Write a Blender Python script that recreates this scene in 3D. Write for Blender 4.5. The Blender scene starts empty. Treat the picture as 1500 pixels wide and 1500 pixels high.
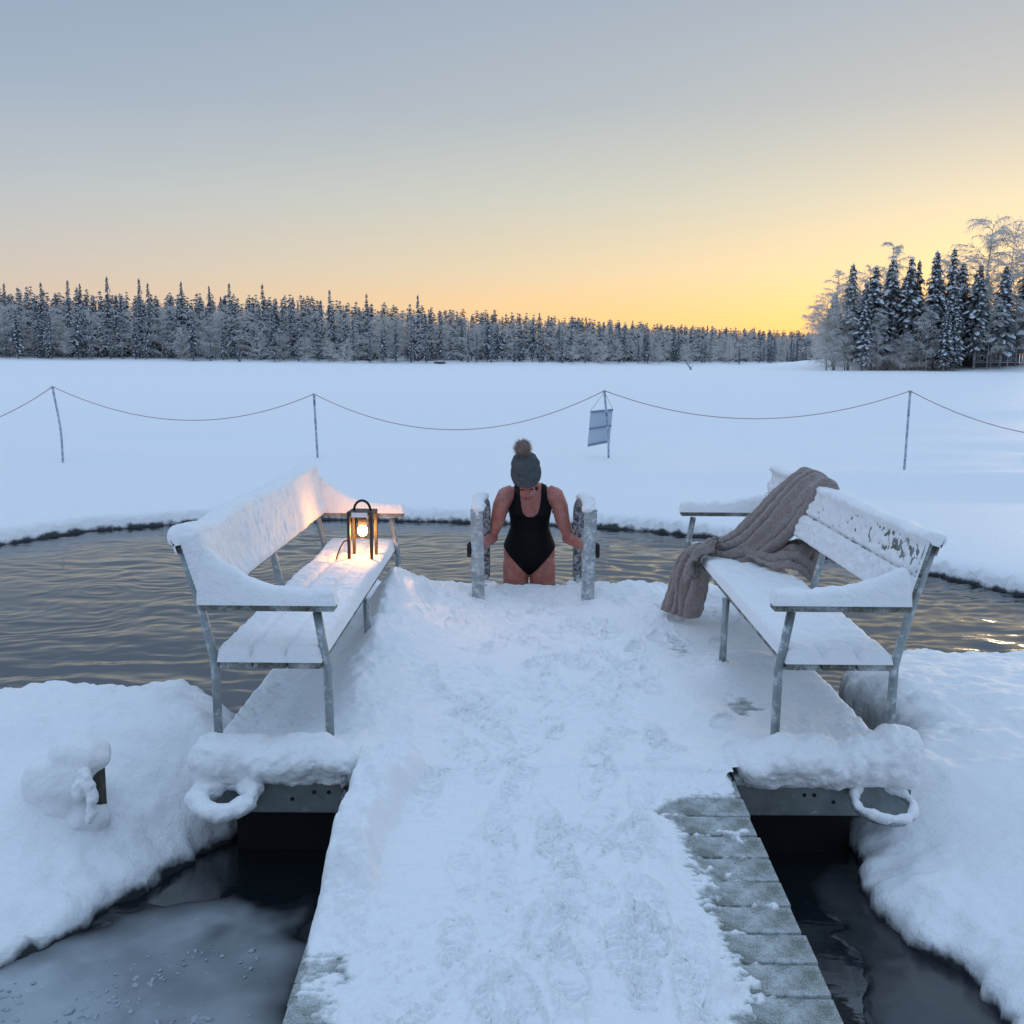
import bpy, bmesh, math, random
import numpy as np
from mathutils import Vector, Matrix

# ------------------------------------------------------------------ camera, sky, sun
scene = bpy.context.scene
COL = scene.collection
cam = bpy.data.cameras.new('camera')
cam_o = bpy.data.objects.new('camera', cam)
COL.objects.link(cam_o)
scene.camera = cam_o
cam.sensor_width = 36
cam.lens = 36
cam.clip_start = 0.05
cam.clip_end = 6000
cam_o.location = (0, 0, 1.70)
PITCH = math.atan(233 / 1500)
cam_o.rotation_euler = (Matrix.Rotation(math.pi / 2 - PITCH, 3, 'X') @ Matrix.Rotation(math.radians(0.35), 3, 'Z')).to_euler()

SUN_AZ, SUN_EL = math.radians(28), math.radians(1.6)
world = bpy.data.worlds.new('World')
scene.world = world
world.use_nodes = True
wn, wl = world.node_tree.nodes, world.node_tree.links
bg = wn['Background']
sky = wn.new('ShaderNodeTexSky')
sky.sky_type = 'NISHITA'
sky.sun_disc = False
sky.sun_elevation = SUN_EL
sky.sun_rotation = SUN_AZ
tint = wn.new('ShaderNodeMix')                  # multiply tint dims this sky and takes some red out of the glow
tint.data_type = 'RGBA'
tint.blend_type = 'MULTIPLY'
tint.inputs[0].default_value = 1.0
tint.inputs[7].default_value = (.46, .58, .60, 1)
wl.new(sky.outputs[0], tint.inputs[6])
wl.new(tint.outputs[2], bg.inputs[0])
bg.inputs[1].default_value = 0.05
bg2 = wn.new('ShaderNodeBackground')            # added twilight gradient, warm towards the sunset and cool away from it
tc = wn.new('ShaderNodeTexCoord')
sep = wn.new('ShaderNodeSeparateXYZ')
wl.new(tc.outputs['Generated'], sep.inputs[0])
def sky_ramp(stops):
    r = wn.new('ShaderNodeValToRGB')
    wl.new(sep.outputs[2], r.inputs[0])
    el = r.color_ramp.elements
    while len(el) < len(stops):
        el.new(0.5)
    for e_, (p_, c_) in zip(el, stops):
        e_.position = p_
        e_.color = c_ + (1,)
    return r
UP = [(.6, (.40, .55, .80)), (1.0, (.58, .78, 1.07))]  # upper sky, out of view, set brighter than real to light the snow
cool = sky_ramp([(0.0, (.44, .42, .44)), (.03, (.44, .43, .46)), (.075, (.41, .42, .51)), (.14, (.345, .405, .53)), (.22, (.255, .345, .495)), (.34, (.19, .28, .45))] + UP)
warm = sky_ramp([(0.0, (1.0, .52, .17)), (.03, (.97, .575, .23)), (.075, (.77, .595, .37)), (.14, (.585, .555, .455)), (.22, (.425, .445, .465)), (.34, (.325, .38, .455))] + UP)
dotn = wn.new('ShaderNodeVectorMath')
dotn.operation = 'DOT_PRODUCT'
wl.new(tc.outputs['Generated'], dotn.inputs[0])
dotn.inputs[1].default_value = (math.sin(SUN_AZ), math.cos(SUN_AZ), 0)
half = wn.new('ShaderNodeMath')
half.operation = 'MULTIPLY_ADD'
half.inputs[1].default_value = .5
half.inputs[2].default_value = .5
wl.new(dotn.outputs['Value'], half.inputs[0])
pw_ = wn.new('ShaderNodeMath')
pw_.operation = 'POWER'
pw_.inputs[1].default_value = 4.0
wl.new(half.outputs[0], pw_.inputs[0])
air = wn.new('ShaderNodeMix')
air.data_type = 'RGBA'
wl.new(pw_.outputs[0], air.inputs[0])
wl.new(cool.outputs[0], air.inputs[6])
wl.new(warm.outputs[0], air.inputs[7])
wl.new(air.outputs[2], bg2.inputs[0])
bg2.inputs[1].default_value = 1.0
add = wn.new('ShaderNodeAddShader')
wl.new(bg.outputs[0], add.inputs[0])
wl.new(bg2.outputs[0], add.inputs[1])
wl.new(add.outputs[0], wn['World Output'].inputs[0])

sun = bpy.data.lights.new('sun', 'SUN')
sun.energy = 0.55
sun.color = (1, .74, .45)
sun.angle = math.radians(8)
sun_o = bpy.data.objects.new('sun', sun)
COL.objects.link(sun_o)
sd = Vector((math.sin(SUN_AZ) * math.cos(math.radians(3)), math.cos(SUN_AZ) * math.cos(math.radians(3)), math.sin(math.radians(3))))
sun_o.rotation_euler = sd.to_track_quat('Z', 'Y').to_euler()

vs = scene.view_settings
vs.view_transform = 'Standard'
vs.look = 'None'
vs.exposure = 0.13
vs.gamma = 1.0
vs.use_curve_mapping = False
scene.cycles.use_denoising = True
scene.cycles.max_bounces = 8
scene.cycles.sample_clamp_indirect = 4

RNG = random.Random(7)
NP = np.random.default_rng(7)
WATER = -0.40

# ------------------------------------------------------------------ helpers
def _hash(ix, iy, iz, seed):
    h = (ix * 374761393 + iy * 668265263 + iz * 1440662683 + seed * 974634777) & 0xFFFFFFFF
    h = ((h ^ (h >> 13)) * 1274126177) & 0xFFFFFFFF
    h = h ^ (h >> 16)
    return (h & 0xFFFFFF) / float(0xFFFFFF) * 2 - 1

def vnoise(x, y, z=0.0, seed=0):
    x, y, z = np.broadcast_arrays(np.asarray(x, float), np.asarray(y, float), np.asarray(z, float))
    ix, iy, iz = np.floor(x).astype(np.int64), np.floor(y).astype(np.int64), np.floor(z).astype(np.int64)
    fx, fy, fz = x - ix, y - iy, z - iz
    fx, fy, fz = fx * fx * (3 - 2 * fx), fy * fy * (3 - 2 * fy), fz * fz * (3 - 2 * fz)
    flat = not np.any(fz) 
    def layer(kz):
        a = _hash(ix, iy, kz, seed) * (1 - fx) + _hash(ix + 1, iy, kz, seed) * fx
        b = _hash(ix, iy + 1, kz, seed) * (1 - fx) + _hash(ix + 1, iy + 1, kz, seed) * fx
        return a * (1 - fy) + b * fy
    l0 = layer(iz)
    return l0 if flat else l0 * (1 - fz) + layer(iz + 1) * fz

def fbm(x, y, z=0.0, oct=4, seed=0, gain=.5):
    s, a, f = 0.0, 1.0, 1.0
    for k in range(oct):
        s = s + a * vnoise(x * f + 17.3 * k, y * f - 9.1 * k, np.asarray(z) * f, seed + k)
        a *= gain
        f *= 2.03
    return s

def sstep(a, b, x):
    t = np.clip((x - a) / (b - a), 0, 1)
    return t * t * (3 - 2 * t)

def gauss(x, y, cx, cy, sx, sy):
    return np.exp(-((x - cx) / sx) ** 2 - ((y - cy) / sy) ** 2)

def mesh_obj(name, verts, faces, mat=None, parent=None, smooth=True):
    me = bpy.data.meshes.new(name)
    verts = np.asarray(verts, float).reshape(-1, 3)
    if isinstance(faces, np.ndarray):
        k = faces.shape[1]
        me.vertices.add(len(verts))
        me.vertices.foreach_set('co', verts.ravel())
        me.loops.add(faces.size)
        me.loops.foreach_set('vertex_index', faces.ravel().astype(np.int32))
        me.polygons.add(len(faces))
        me.polygons.foreach_set('loop_start', np.arange(0, faces.size, k, dtype=np.int32))
        me.polygons.foreach_set('loop_total', np.full(len(faces), k, dtype=np.int32))
        me.update(calc_edges=True)
    else:
        me.from_pydata([tuple(v) for v in verts], [], faces)
    me.validate()
    me.polygons.foreach_set('use_smooth', [smooth] * len(me.polygons))
    o = bpy.data.objects.new(name, me)
    COL.objects.link(o)
    if mat is not None:
        me.materials.append(mat)
    if parent is not None:
        o.parent = parent
    return o

def tag(o, label, cat, group=None, kind=None):
    o['label'] = label
    o['category'] = cat
    if group:
        o['group'] = group
    if kind:
        o['kind'] = kind
    return o

def empty(name, loc=(0, 0, 0), rz=0.0):
    o = bpy.data.objects.new(name, None)
    COL.objects.link(o)
    o.location = loc
    o.rotation_euler = (0, 0, rz)
    o.empty_display_size = .2
    return o

def grid_faces(nu, nv, keep=None):
    i, j = np.meshgrid(np.arange(nu - 1), np.arange(nv - 1), indexing='ij')
    a = i * nv + j
    f = np.stack([a, a + nv, a + nv + 1, a + 1], -1).reshape(-1, 4)
    return f if keep is None else f[keep.reshape(-1)]

class MB:
    """collects pieces of ONE part"""
    def __init__(s):
        s.v, s.f = [], []
        s.n = 0
    def add(s, verts, faces):
        verts = [tuple(p) for p in verts]
        s.v += verts
        s.f += [tuple(int(i) + s.n for i in fc) for fc in faces]
        s.n += len(verts)
        return s
    def box(s, lo, hi, M=None, bev=0.0):
        bm = bmesh.new()
        bmesh.ops.create_cube(bm, size=1)
        lo, hi = Vector(lo), Vector(hi)
        for v in bm.verts:
            v.co = Vector([(lo[k] + hi[k]) / 2 + v.co[k] * (hi[k] - lo[k]) for k in range(3)])
        if bev:
            bmesh.ops.bevel(bm, geom=bm.edges[:], offset=bev, segments=2, affect='EDGES', profile=.6)
        if M is not None:
            bm.transform(M)
        bm.verts.index_update()
        s.add([v.co for v in bm.verts], [[v.index for v in f.verts] for f in bm.faces])
        bm.free()
        return s
    def tube(s, pts, r, n=10, cap=True):
        pts = [Vector(p) for p in pts]
        m = len(pts)
        rr = r if isinstance(r, (list, tuple)) else [r] * m
        ref = None
        verts, faces = [], []
        for k, p in enumerate(pts):
            t = (pts[min(k + 1, m - 1)] - pts[max(k - 1, 0)]).normalized()
            if ref is None:
                ref = t.orthogonal().normalized()
            ref = (ref - t * ref.dot(t)).normalized()
            b = t.cross(ref)
            for q in range(n):
                a = 2 * math.pi * q / n
                verts.append(p + (ref * math.cos(a) + b * math.sin(a)) * rr[k])
        for k in range(m - 1):
            for q in range(n):
                faces.append((k * n + q, k * n + (q + 1) % n, (k + 1) * n + (q + 1) % n, (k + 1) * n + q))
        if cap:
            faces.append(tuple(range(n))[::-1])
            faces.append(tuple((m - 1) * n + q for q in range(n)))
        return s.add(verts, faces)
    def ball(s, c, r, nu=12, nv=8, M=None):
        rx, ry, rz = r if isinstance(r, (list, tuple)) else (r, r, r)
        verts, faces = [], []
        for j in range(1, nv):
            ph = math.pi * j / nv
            for i in range(nu):
                a = 2 * math.pi * i / nu
                verts.append(Vector((rx * math.sin(ph) * math.cos(a), ry * math.sin(ph) * math.sin(a), rz * math.cos(ph))))
        verts += [Vector((0, 0, rz)), Vector((0, 0, -rz))]
        t, b = len(verts) - 2, len(verts) - 1
        for j in range(nv - 2):
            for i in range(nu):
                faces.append((j * nu + i, (j + 1) * nu + i, (j + 1) * nu + (i + 1) % nu, j * nu + (i + 1) % nu))
        for i in range(nu):
            faces.append((t, i, (i + 1) % nu))
            faces.append((b, (nv - 2) * nu + (i + 1) % nu, (nv - 2) * nu + i))
        if M is not None:
            verts = [M @ v for v in verts]
        c = Vector(c)
        return s.add([v + c for v in verts], faces)
    def loft(s, rings, n=20):
        """rings: (centre, axis_u * half, axis_v * half)"""
        verts, faces = [], []
        for c, u, v in rings:
            c, u, v = Vector(c), Vector(u), Vector(v)
            for q in range(n):
                a = 2 * math.pi * q / n
                verts.append(c + u * math.cos(a) + v * math.sin(a))
        m = len(rings)
        for k in range(m - 1):
            for q in range(n):
                faces.append((k * n + q, k * n + (q + 1) % n, (k + 1) * n + (q + 1) % n, (k + 1) * n + q))
        faces.append(tuple(range(n))[::-1])
        faces.append(tuple((m - 1) * n + q for q in range(n)))
        return s.add(verts, faces)
    def build(s, name, mat, parent=None, smooth=False, auto=None):
        o = mesh_obj(name, s.v, s.f, mat, parent, smooth)
        return o
    def remesh(s, name, mat, parent=None, voxel=.01, smooth=4, noise=0.0, nscale=20, seed=0):
        v, f = remeshed(s.v, s.f, voxel, smooth)
        if noise:
            nrm = vert_normals(v, f)
            v = v + nrm * (fbm(v[:, 0] * nscale, v[:, 1] * nscale, v[:, 2] * nscale, 3, seed) * noise)[:, None]
        return mesh_obj(name, v, f, mat, parent, True)

def remeshed(verts, faces, voxel, smooth):
    me = bpy.data.meshes.new('tmp')
    me.from_pydata([tuple(p) for p in verts], [], faces)
    o = bpy.data.objects.new('tmp', me)
    COL.objects.link(o)
    m = o.modifiers.new('r', 'REMESH')
    m.mode = 'VOXEL'
    m.voxel_size = voxel
    if smooth:
        m2 = o.modifiers.new('s', 'SMOOTH')
        m2.iterations = smooth
        m2.factor = .5
    dg = bpy.context.evaluated_depsgraph_get()
    dg.update()
    ev = o.evaluated_get(dg)
    em = ev.to_mesh()
    nv = len(em.vertices)
    v = np.empty(nv * 3)
    em.vertices.foreach_get('co', v)
    v = v.reshape(-1, 3)
    lt = np.empty(len(em.polygons), dtype=np.int32)
    em.polygons.foreach_get('loop_total', lt)
    li = np.empty(len(em.loops), dtype=np.int32)
    em.loops.foreach_get('vertex_index', li)
    if len(lt) and (lt == 4).all():
        f = li.reshape(-1, 4)
    else:
        f = np.array([list(p.vertices)[:4] if len(p.vertices) >= 4 else list(p.vertices) + [p.vertices[-1]] for p in em.polygons])
    ev.to_mesh_clear()
    bpy.data.objects.remove(o)
    bpy.data.meshes.remove(me)
    return v, f

def vert_normals(v, f):
    a, b, c, d = v[f[:, 0]], v[f[:, 1]], v[f[:, 2]], v[f[:, 3]]
    n = np.cross(c - a, d - b)
    out = np.zeros_like(v)
    for k in range(4):
        np.add.at(out, f[:, k], n)
    return out / np.maximum(np.linalg.norm(out, axis=1, keepdims=True), 1e-9)

# ------------------------------------------------------------------ materials
def new_mat(name, color, rough=.8, spec=.3, metal=0.0):
    m = bpy.data.materials.new(name)
    m.use_nodes = True
    p = m.node_tree.nodes['Principled BSDF']
    p.inputs['Base Color'].default_value = tuple(color) + (1,)
    p.inputs['Roughness'].default_value = rough
    p.inputs['Specular IOR Level'].default_value = spec
    p.inputs['Metallic'].default_value = metal
    return m

def nodes(m):
    return m.node_tree.nodes, m.node_tree.links, m.node_tree.nodes['Principled BSDF']

def noise_node(m, scale, detail=4, rough=.55, vec=None, coord='Object', stretch=None):
    N, L, P = nodes(m)
    t = N.new('ShaderNodeTexNoise')
    t.inputs['Scale'].default_value = scale
    t.inputs['Detail'].default_value = detail
    t.inputs['Roughness'].default_value = rough
    c = N.new('ShaderNodeTexCoord')
    if stretch:
        mp = N.new('ShaderNodeMapping')
        mp.inputs['Scale'].default_value = stretch
        L.new(c.outputs[coord], mp.inputs[0])
        L.new(mp.outputs[0], t.inputs['Vector'])
    else:
        L.new(c.outputs[coord], t.inputs['Vector'])
    return t

def ramp_node(m, src, stops):
    N, L, P = nodes(m)
    r = N.new('ShaderNodeValToRGB')
    e = r.color_ramp.elements
    while len(e) < len(stops):
        e.new(.5)
    for x, (p, c) in zip(e, stops):
        x.position = p
        x.color = (c if len(c) == 4 else tuple(c) + (1,)) if isinstance(c, tuple) else (c, c, c, 1)
    L.new(src, r.inputs[0])
    return r

def bump(m, srcs):
    """srcs: list of (socket, strength, distance) chained"""
    N, L, P = nodes(m)
    prev = None
    for s, st, d in srcs:
        b = N.new('ShaderNodeBump')
        b.inputs['Strength'].default_value = st
        b.inputs['Distance'].default_value = d
        L.new(s, b.inputs['Height'])
        if prev is not None:
            L.new(prev.outputs[0], b.inputs['Normal'])
        prev = b
    L.new(prev.outputs[0], P.inputs['Normal'])

def mix_color(m, fac, a, b):
    N, L, P = nodes(m)
    x = N.new('ShaderNodeMix')
    x.data_type = 'RGBA'
    L.new(fac, x.inputs[0])
    for k, s in ((6, a), (7, b)):
        if isinstance(s, tuple):
            x.inputs[k].default_value = s + (1,)
        else:
            L.new(s, x.inputs[k])
    return x

def snow_mat(name, fine=90, coarse=14, strength=.5, edge=False):
    m = new_mat(name, (.92, .93, .94), .6, .5)
    N, L, P = nodes(m)
    a = noise_node(m, fine, 5, .65)
    b = noise_node(m, coarse, 4, .55)
    c = noise_node(m, fine * 3.2, 2, .6)
    bump(m, [(b.outputs[0], strength, .03), (a.outputs[0], strength, .009), (c.outputs[0], strength, .004)])
    if edge:   # wet dark ice at the water, the undercut's dark reflection painted in too
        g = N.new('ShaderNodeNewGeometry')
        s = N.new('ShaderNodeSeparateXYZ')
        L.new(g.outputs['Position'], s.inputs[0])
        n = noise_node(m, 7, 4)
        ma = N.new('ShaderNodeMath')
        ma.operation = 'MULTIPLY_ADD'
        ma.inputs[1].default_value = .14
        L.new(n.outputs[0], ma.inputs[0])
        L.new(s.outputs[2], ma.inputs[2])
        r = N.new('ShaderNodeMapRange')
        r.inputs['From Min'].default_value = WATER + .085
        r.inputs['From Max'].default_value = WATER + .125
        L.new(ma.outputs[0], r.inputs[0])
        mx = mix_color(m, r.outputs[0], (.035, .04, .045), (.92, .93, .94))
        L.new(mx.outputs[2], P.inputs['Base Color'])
    return m

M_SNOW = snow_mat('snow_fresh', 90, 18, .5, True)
M_DECKSNOW = snow_mat('snow_trodden', 120, 40, .4)
M_CAP = snow_mat('snow_fluffy', 110, 26, .5)
def thin_frost(m, wood, full):
    N, L, P = nodes(m)
    at = N.new('ShaderNodeAttribute')
    at.attribute_name = 'thickness'
    n = noise_node(m, 150, 4, .7)
    ad = N.new('ShaderNodeMath')
    ad.operation = 'MULTIPLY_ADD'
    ad.inputs[1].default_value = .9
    L.new(n.outputs[0], ad.inputs[0])
    L.new(at.outputs['Fac'], ad.inputs[2])
    r = N.new('ShaderNodeMapRange')
    r.inputs['From Min'].default_value = .38
    r.inputs['From Max'].default_value = 1.15
    L.new(ad.outputs[0], r.inputs[0])
    mx = mix_color(m, r.outputs[0], wood, full)
    L.new(mx.outputs[2], P.inputs['Base Color'])
thin_frost(M_DECKSNOW, (.27, .295, .275), (.92, .93, .94))

def wood_mat(name, col, dark, frost, frost_lo, frost_hi, stretch):
    m = new_mat(name, col, .8, .2)
    N, L, P = nodes(m)
    g = noise_node(m, 6, 6, .65, stretch=stretch)
    base = ramp_node(m, g.outputs[0], [(.3, dark), (.7, col)])
    f = noise_node(m, 9, 5, .65)
    fg = noise_node(m, 190, 3, .7)
    mm = N.new('ShaderNodeMath')
    mm.operation = 'MULTIPLY_ADD'
    mm.inputs[1].default_value = .45
    L.new(fg.outputs[0], mm.inputs[0])
    m2 = N.new('ShaderNodeMath')
    m2.operation = 'MULTIPLY'
    m2.inputs[1].default_value = .55
    L.new(f.outputs[0], m2.inputs[0])
    L.new(m2.outputs[0], mm.inputs[2])
    fr = ramp_node(m, mm.outputs[0], [(frost_lo, 0.0), (frost_hi, 1.0)])
    mx = mix_color(m, fr.outputs[0], base.outputs[0], frost)
    L.new(mx.outputs[2], P.inputs['Base Color'])
    f2 = noise_node(m, 160, 3, .6)
    bump(m, [(g.outputs[0], .3, .004), (f.outputs[0], .35, .006), (f2.outputs[0], .4, .002)])
    return m

M_PLANK = wood_mat('frosted_deck_wood', (.21, .225, .19), (.12, .13, .11), (.64, .68, .70), .42, .66, (1, 12, 12))
M_PLANK_Y = wood_mat('frosted_platform_wood', (.21, .225, .19), (.12, .13, .11), (.68, .72, .74), .40, .62, (12, 1, 12))
M_BENCHWOOD = wood_mat('weathered_bench_wood', (.15, .155, .125), (.07, .07, .055), (.66, .70, .72), .46, .70, (12, 1, 12))

def metal_mat(name, col, frost_lo=.52, frost_hi=.7):
    m = new_mat(name, col, .5, .5, .55)
    N, L, P = nodes(m)
    f = noise_node(m, 22, 7, .7)
    fr = ramp_node(m, f.outputs[0], [(frost_lo, 0.0), (frost_hi, 1.0)])
    n2 = noise_node(m, 9, 4, .6)
    base = ramp_node(m, n2.outputs[0], [(.3, tuple(c * .75 for c in col)), (.7, tuple(min(1, c * 1.25) for c in col))])
    mx = mix_color(m, fr.outputs[0], base.outputs[0], (.75, .78, .8))
    L.new(mx.outputs[2], P.inputs['Base Color'])
    iv = N.new('ShaderNodeMath')
    iv.operation = 'MULTIPLY_ADD'
    iv.inputs[1].default_value = -.55
    iv.inputs[2].default_value = .55
    L.new(fr.outputs[0], iv.inputs[0])
    L.new(iv.outputs[0], P.inputs['Metallic'])
    bump(m, [(f.outputs[0], .5, .004)])
    return m

M_GALV = metal_mat('galvanised_steel', (.30, .34, .35))
M_GALVF = metal_mat('frosted_galvanised_steel', (.34, .38, .40), .47, .68)
M_BEAM = metal_mat('grey_steel_beam', (.20, .225, .22), .6, .85)
M_FLOAT = new_mat('black_float_plastic', (.008, .008, .009), .6, .3)

def foam_mat():
    m = new_mat('frosted_black_foam', (.02, .02, .022), .9, .2)
    N, L, P = nodes(m)
    f = noise_node(m, 45, 5, .75)
    fr = ramp_node(m, f.outputs[0], [(.40, 0.0), (.66, 1.0)])
    mx = mix_color(m, fr.outputs[0], (.03, .03, .032), (.55, .58, .61))
    L.new(mx.outputs[2], P.inputs['Base Color'])
    bump(m, [(f.outputs[0], .8, .006)])
    return m
M_FOAM = foam_mat()

def water_mat():
    m = new_mat('dark_lake_water', (.010, .013, .016), .04, .5)
    N, L, P = nodes(m)
    P.inputs['IOR'].default_value = 1.85
    a = noise_node(m, 9, 3, .5, stretch=(1, 2.2, 1))
    bump(m, [(a.outputs[0], .06, .02)])
    return m
M_WATER = water_mat()

def ice_mat(name, lo, hi, rough):
    m = new_mat(name, lo, rough, .5)
    N, L, P = nodes(m)
    a = noise_node(m, 1.7, 6, .6)
    b = noise_node(m, 23, 6, .75)
    r1 = ramp_node(m, a.outputs[0], [(.32, lo), (.68, hi)])
    r2 = ramp_node(m, b.outputs[0], [(.60, 0.0), (.78, .45)])
    mx = mix_color(m, r2.outputs[0], r1.outputs[0], tuple(min(1, c * 2.0) for c in hi))
    L.new(mx.outputs[2], P.inputs['Base Color'])
    bump(m, [(a.outputs[0], .1, .02), (b.outputs[0], .12, .005)])
    return m
M_ICE = ice_mat('cloudy_slush_ice', (.19, .215, .235), (.40, .44, .46), .4)
def cloud_by_thickness(m, thin):
    N, L, P = nodes(m)
    src = P.inputs['Base Color'].links[0].from_socket
    at = N.new('ShaderNodeAttribute')
    at.attribute_name = 'thickness'
    mx = mix_color(m, at.outputs['Fac'], thin, src)
    L.new(mx.outputs[2], P.inputs['Base Color'])
cloud_by_thickness(M_ICE, (.010, .013, .016))
M_ICE2 = ice_mat('clear_dark_ice', (.016, .018, .021), (.06, .064, .068), .16)
cloud_by_thickness(M_ICE2, (.010, .013, .016))

# ------------------------------------------------------------------ snow field with the swimming hole
HOLE = np.array([(-6.5, 8.0), (-6.2, 9.8), (-5.6, 10.95), (-5.0, 11.85), (-4.0, 12.45), (-2.6, 12.8), (-.9, 12.7), (1.1, 12.35),
                 (2.1, 11.85), (3.0, 11.0), (4.1, 9.75), (4.6, 8.8), (4.9, 7.7), (4.5, 6.7), (3.4, 6.2), (2.6, 6.35), (2.05, 6.0),
                 (1.93, 5.60), (2.07, 5.2), (2.05, 4.88), (1.86, 4.66), (1.60, 4.52), (1.58, 4.25), (1.50, 4.05), (1.46, 3.75), (1.46, 3.5),
                 (1.60, 3.25), (1.60, 2.9), (1.5, 2.4), (1.45, 1.0), (1.2, -.5), (.9, -1.2), (-.6, -1.2), (-1.6, -.5), (-2.2, 1.0),
                 (-2.3, 2.2), (-2.05, 2.8), (-1.79, 3.2), (-1.63, 3.44), (-1.49, 3.76), (-1.35, 4.05), (-1.22, 4.22), (-1.22, 4.62),
                 (-1.36, 4.88), (-1.6, 5.08), (-1.9, 5.22), (-2.4, 5.15), (-3.2, 5.15), (-4.6, 5.5), (-5.8, 6.4)])

def hole_dist(x, y):
    """signed distance to the hole outline, positive on the snow; and its outward gradient"""
    sh = x.shape
    px, py = x.ravel(), y.ravel()
    best = np.full(px.shape, 1e9)
    gx = np.zeros_like(px)
    gy = np.zeros_like(px)
    ins = np.zeros(px.shape, bool)
    n = len(HOLE)
    for k in range(n):
        ax, ay = HOLE[k]
        bx, by = HOLE[(k + 1) % n]
        dx, dy = bx - ax, by - ay
        t = np.clip(((px - ax) * dx + (py - ay) * dy) / (dx * dx + dy * dy), 0, 1)
        qx, qy = px - (ax + t * dx), py - (ay + t * dy)
        d = np.hypot(qx, qy)
        m = d < best
        best = np.where(m, d, best)
        gx = np.where(m, qx, gx)
        gy = np.where(m, qy, gy)
        c = ((ay > py) != (by > py)) & (px < (bx - ax) * (py - ay) / (by - ay + 1e-12) + ax)
        ins ^= c
    s = np.where(ins, -1.0, 1.0)
    L = np.maximum(np.hypot(gx, gy), 1e-6)
    return (best * s).reshape(sh), (gx / L * s).reshape(sh), (gy / L * s).reshape(sh)

SHX = [-400, -95, -61, -26, 8, 56, 110, 400]
SHY = [215, 191, 185, 163, 161, 193, 210, 230]
RISE = [5, 4.0, 3.6, 2.6, 1.6, 1.2, 1.5, 2]
def shore(x):
    return np.interp(x, SHX, SHY)

def far_ground(x, y):
    d = y - shore(x) - 2 * vnoise(x / 14, y / 14, 0, 5)
    z = -.14 + .35 * sstep(0, 3, d) + np.interp(x, SHX, RISE) * sstep(0, 55, d)
    q = np.hypot((x - 74) / 40.0, (y - 150) / 31.0)
    z = z + (.75 + .25 * vnoise(x / 5, y / 5, 0, 9)) * sstep(1.0, .72, q) + .22 * sstep(1.03, .97, q)
    return z

def snow_height(x, y):
    near = sstep(60, 25, y)
    z = far_ground(x, y)
    z = z + near * (.15 * fbm(x / 6.5, y / 1.9, 0, 3, 21, .4) + .02 * vnoise(x / .9, y / .7, 0, 4)) * sstep(12.5, 17, y + .25 * np.abs(x))
    z = z + .02 * sstep(400, 40, y) * fbm(x / 9, y / 3.5, 0, 2, 3)
    fl = sstep(7.0, 5.0, y)
    z = z + fl * (.10 * sstep(-1.0, -1.7, x) + .05 * sstep(1.4, 2.0, x))
    z = z + .13 * gauss(x, y, -1.75, 4.55, .75, .5) + .07 * gauss(x, y, -1.35, 4.3, .3, .35)
    z = z + .06 * gauss(x, y, 2.1, 5.45, .35, .35) + .06 * gauss(x, y, 1.74, 4.30, .2, .2)
    z = z + .17 * np.exp(-(np.hypot((x + 1.775) / .125, (y - 3.98) / .135)) ** 4) + .13 * gauss(x, y, -1.93, 3.85, .22, .25)
    cl = fl * (.026 * fbm(x / .33, y / .22, 0, 4, 31, .55) + .009 * fbm(x / .07, y / .06, 0, 2, 41))
    return z + cl

def axis(lo, fine_lo, fine_hi, hi, step, grow, top):
    a = list(np.arange(fine_lo, fine_hi, step))
    s, v = step, a[-1]
    while v < hi:
        s = min(s * grow, top)
        v += s
        a.append(v)
    s, v, b = step, a[0], []
    while v > lo:
        s = min(s * grow, top)
        v -= s
        b.append(v)
    return np.array(b[::-1] + a)

xs = axis(-900, -2.6, 2.9, 900, .018, 1.035, 40)
ya = list(np.arange(1.9, 6.0, .018))
v_, s_ = ya[-1], .018
while v_ < 1500:
    s_ = min(s_ * 1.012 if v_ < 13.5 else s_ * 1.03, 60)
    v_ += s_
    ya.append(v_)
v_, s_, yb = 1.9, .018, []
while v_ > -40:
    s_ *= 1.08
    v_ -= s_
    yb.append(v_)
ys = np.array(yb[::-1] + ya)
X, Y = np.meshgrid(xs, ys, indexing='ij')
D, GX, GY = hole_dist(X, Y)
D = D + .035 * (1 - .65 * sstep(7, 9, Y)) * fbm(X / .35, Y / .35, 0, 3, 77) * sstep(1.5, .2, np.abs(D)) + .020 * fbm(X / .07, Y / .07, 0, 2, 78) * sstep(.5, .1, np.abs(D))
top = snow_height(X, Y)
er = .135
cap_ = WATER + .105 + .24 * np.clip(D, 0, 9) + .02 * fbm(X / .3, Y / .3, 0, 2, 91) + .23 * gauss(X, Y, -1.80, 3.93, .19, .17) + .10 * gauss(X, Y, -1.95, 3.85, .25, .25)
wcap = sstep(4.35, 3.95, Y) * sstep(-3, 0, Y)
low_ = -np.log(np.exp(-14 * top) + np.exp(-14 * cap_)) / 14
top = top * (1 - wcap) + np.minimum(low_, top) * wcap
cap2 = WATER + .155 + .11 * np.clip(D, 0, 9)
wfar = sstep(6.5, 8.0, Y) * sstep(60, 30, Y)
low2 = np.minimum(-np.log(np.exp(-20 * top) + np.exp(-20 * cap2)) / 20, top)
top = top * (1 - wfar) + low2 * wfar
t = np.clip(D / er, 0, 1)
prof = np.sqrt(1 - (1 - t) ** 2)
Z = np.where(D > 0, WATER - .03 + (top - WATER + .03) * (.30 + .70 * prof), WATER - .03 + .30 * (top - WATER + .03) * np.clip(1 + D / .012, -4, 1))
Z = np.maximum(Z, WATER - .25) + .014 * fbm(X / .075, Y / .06, 0, 3, 79) * sstep(.30, .06, np.abs(D - .04)) * sstep(9, 7, Y)
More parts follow.
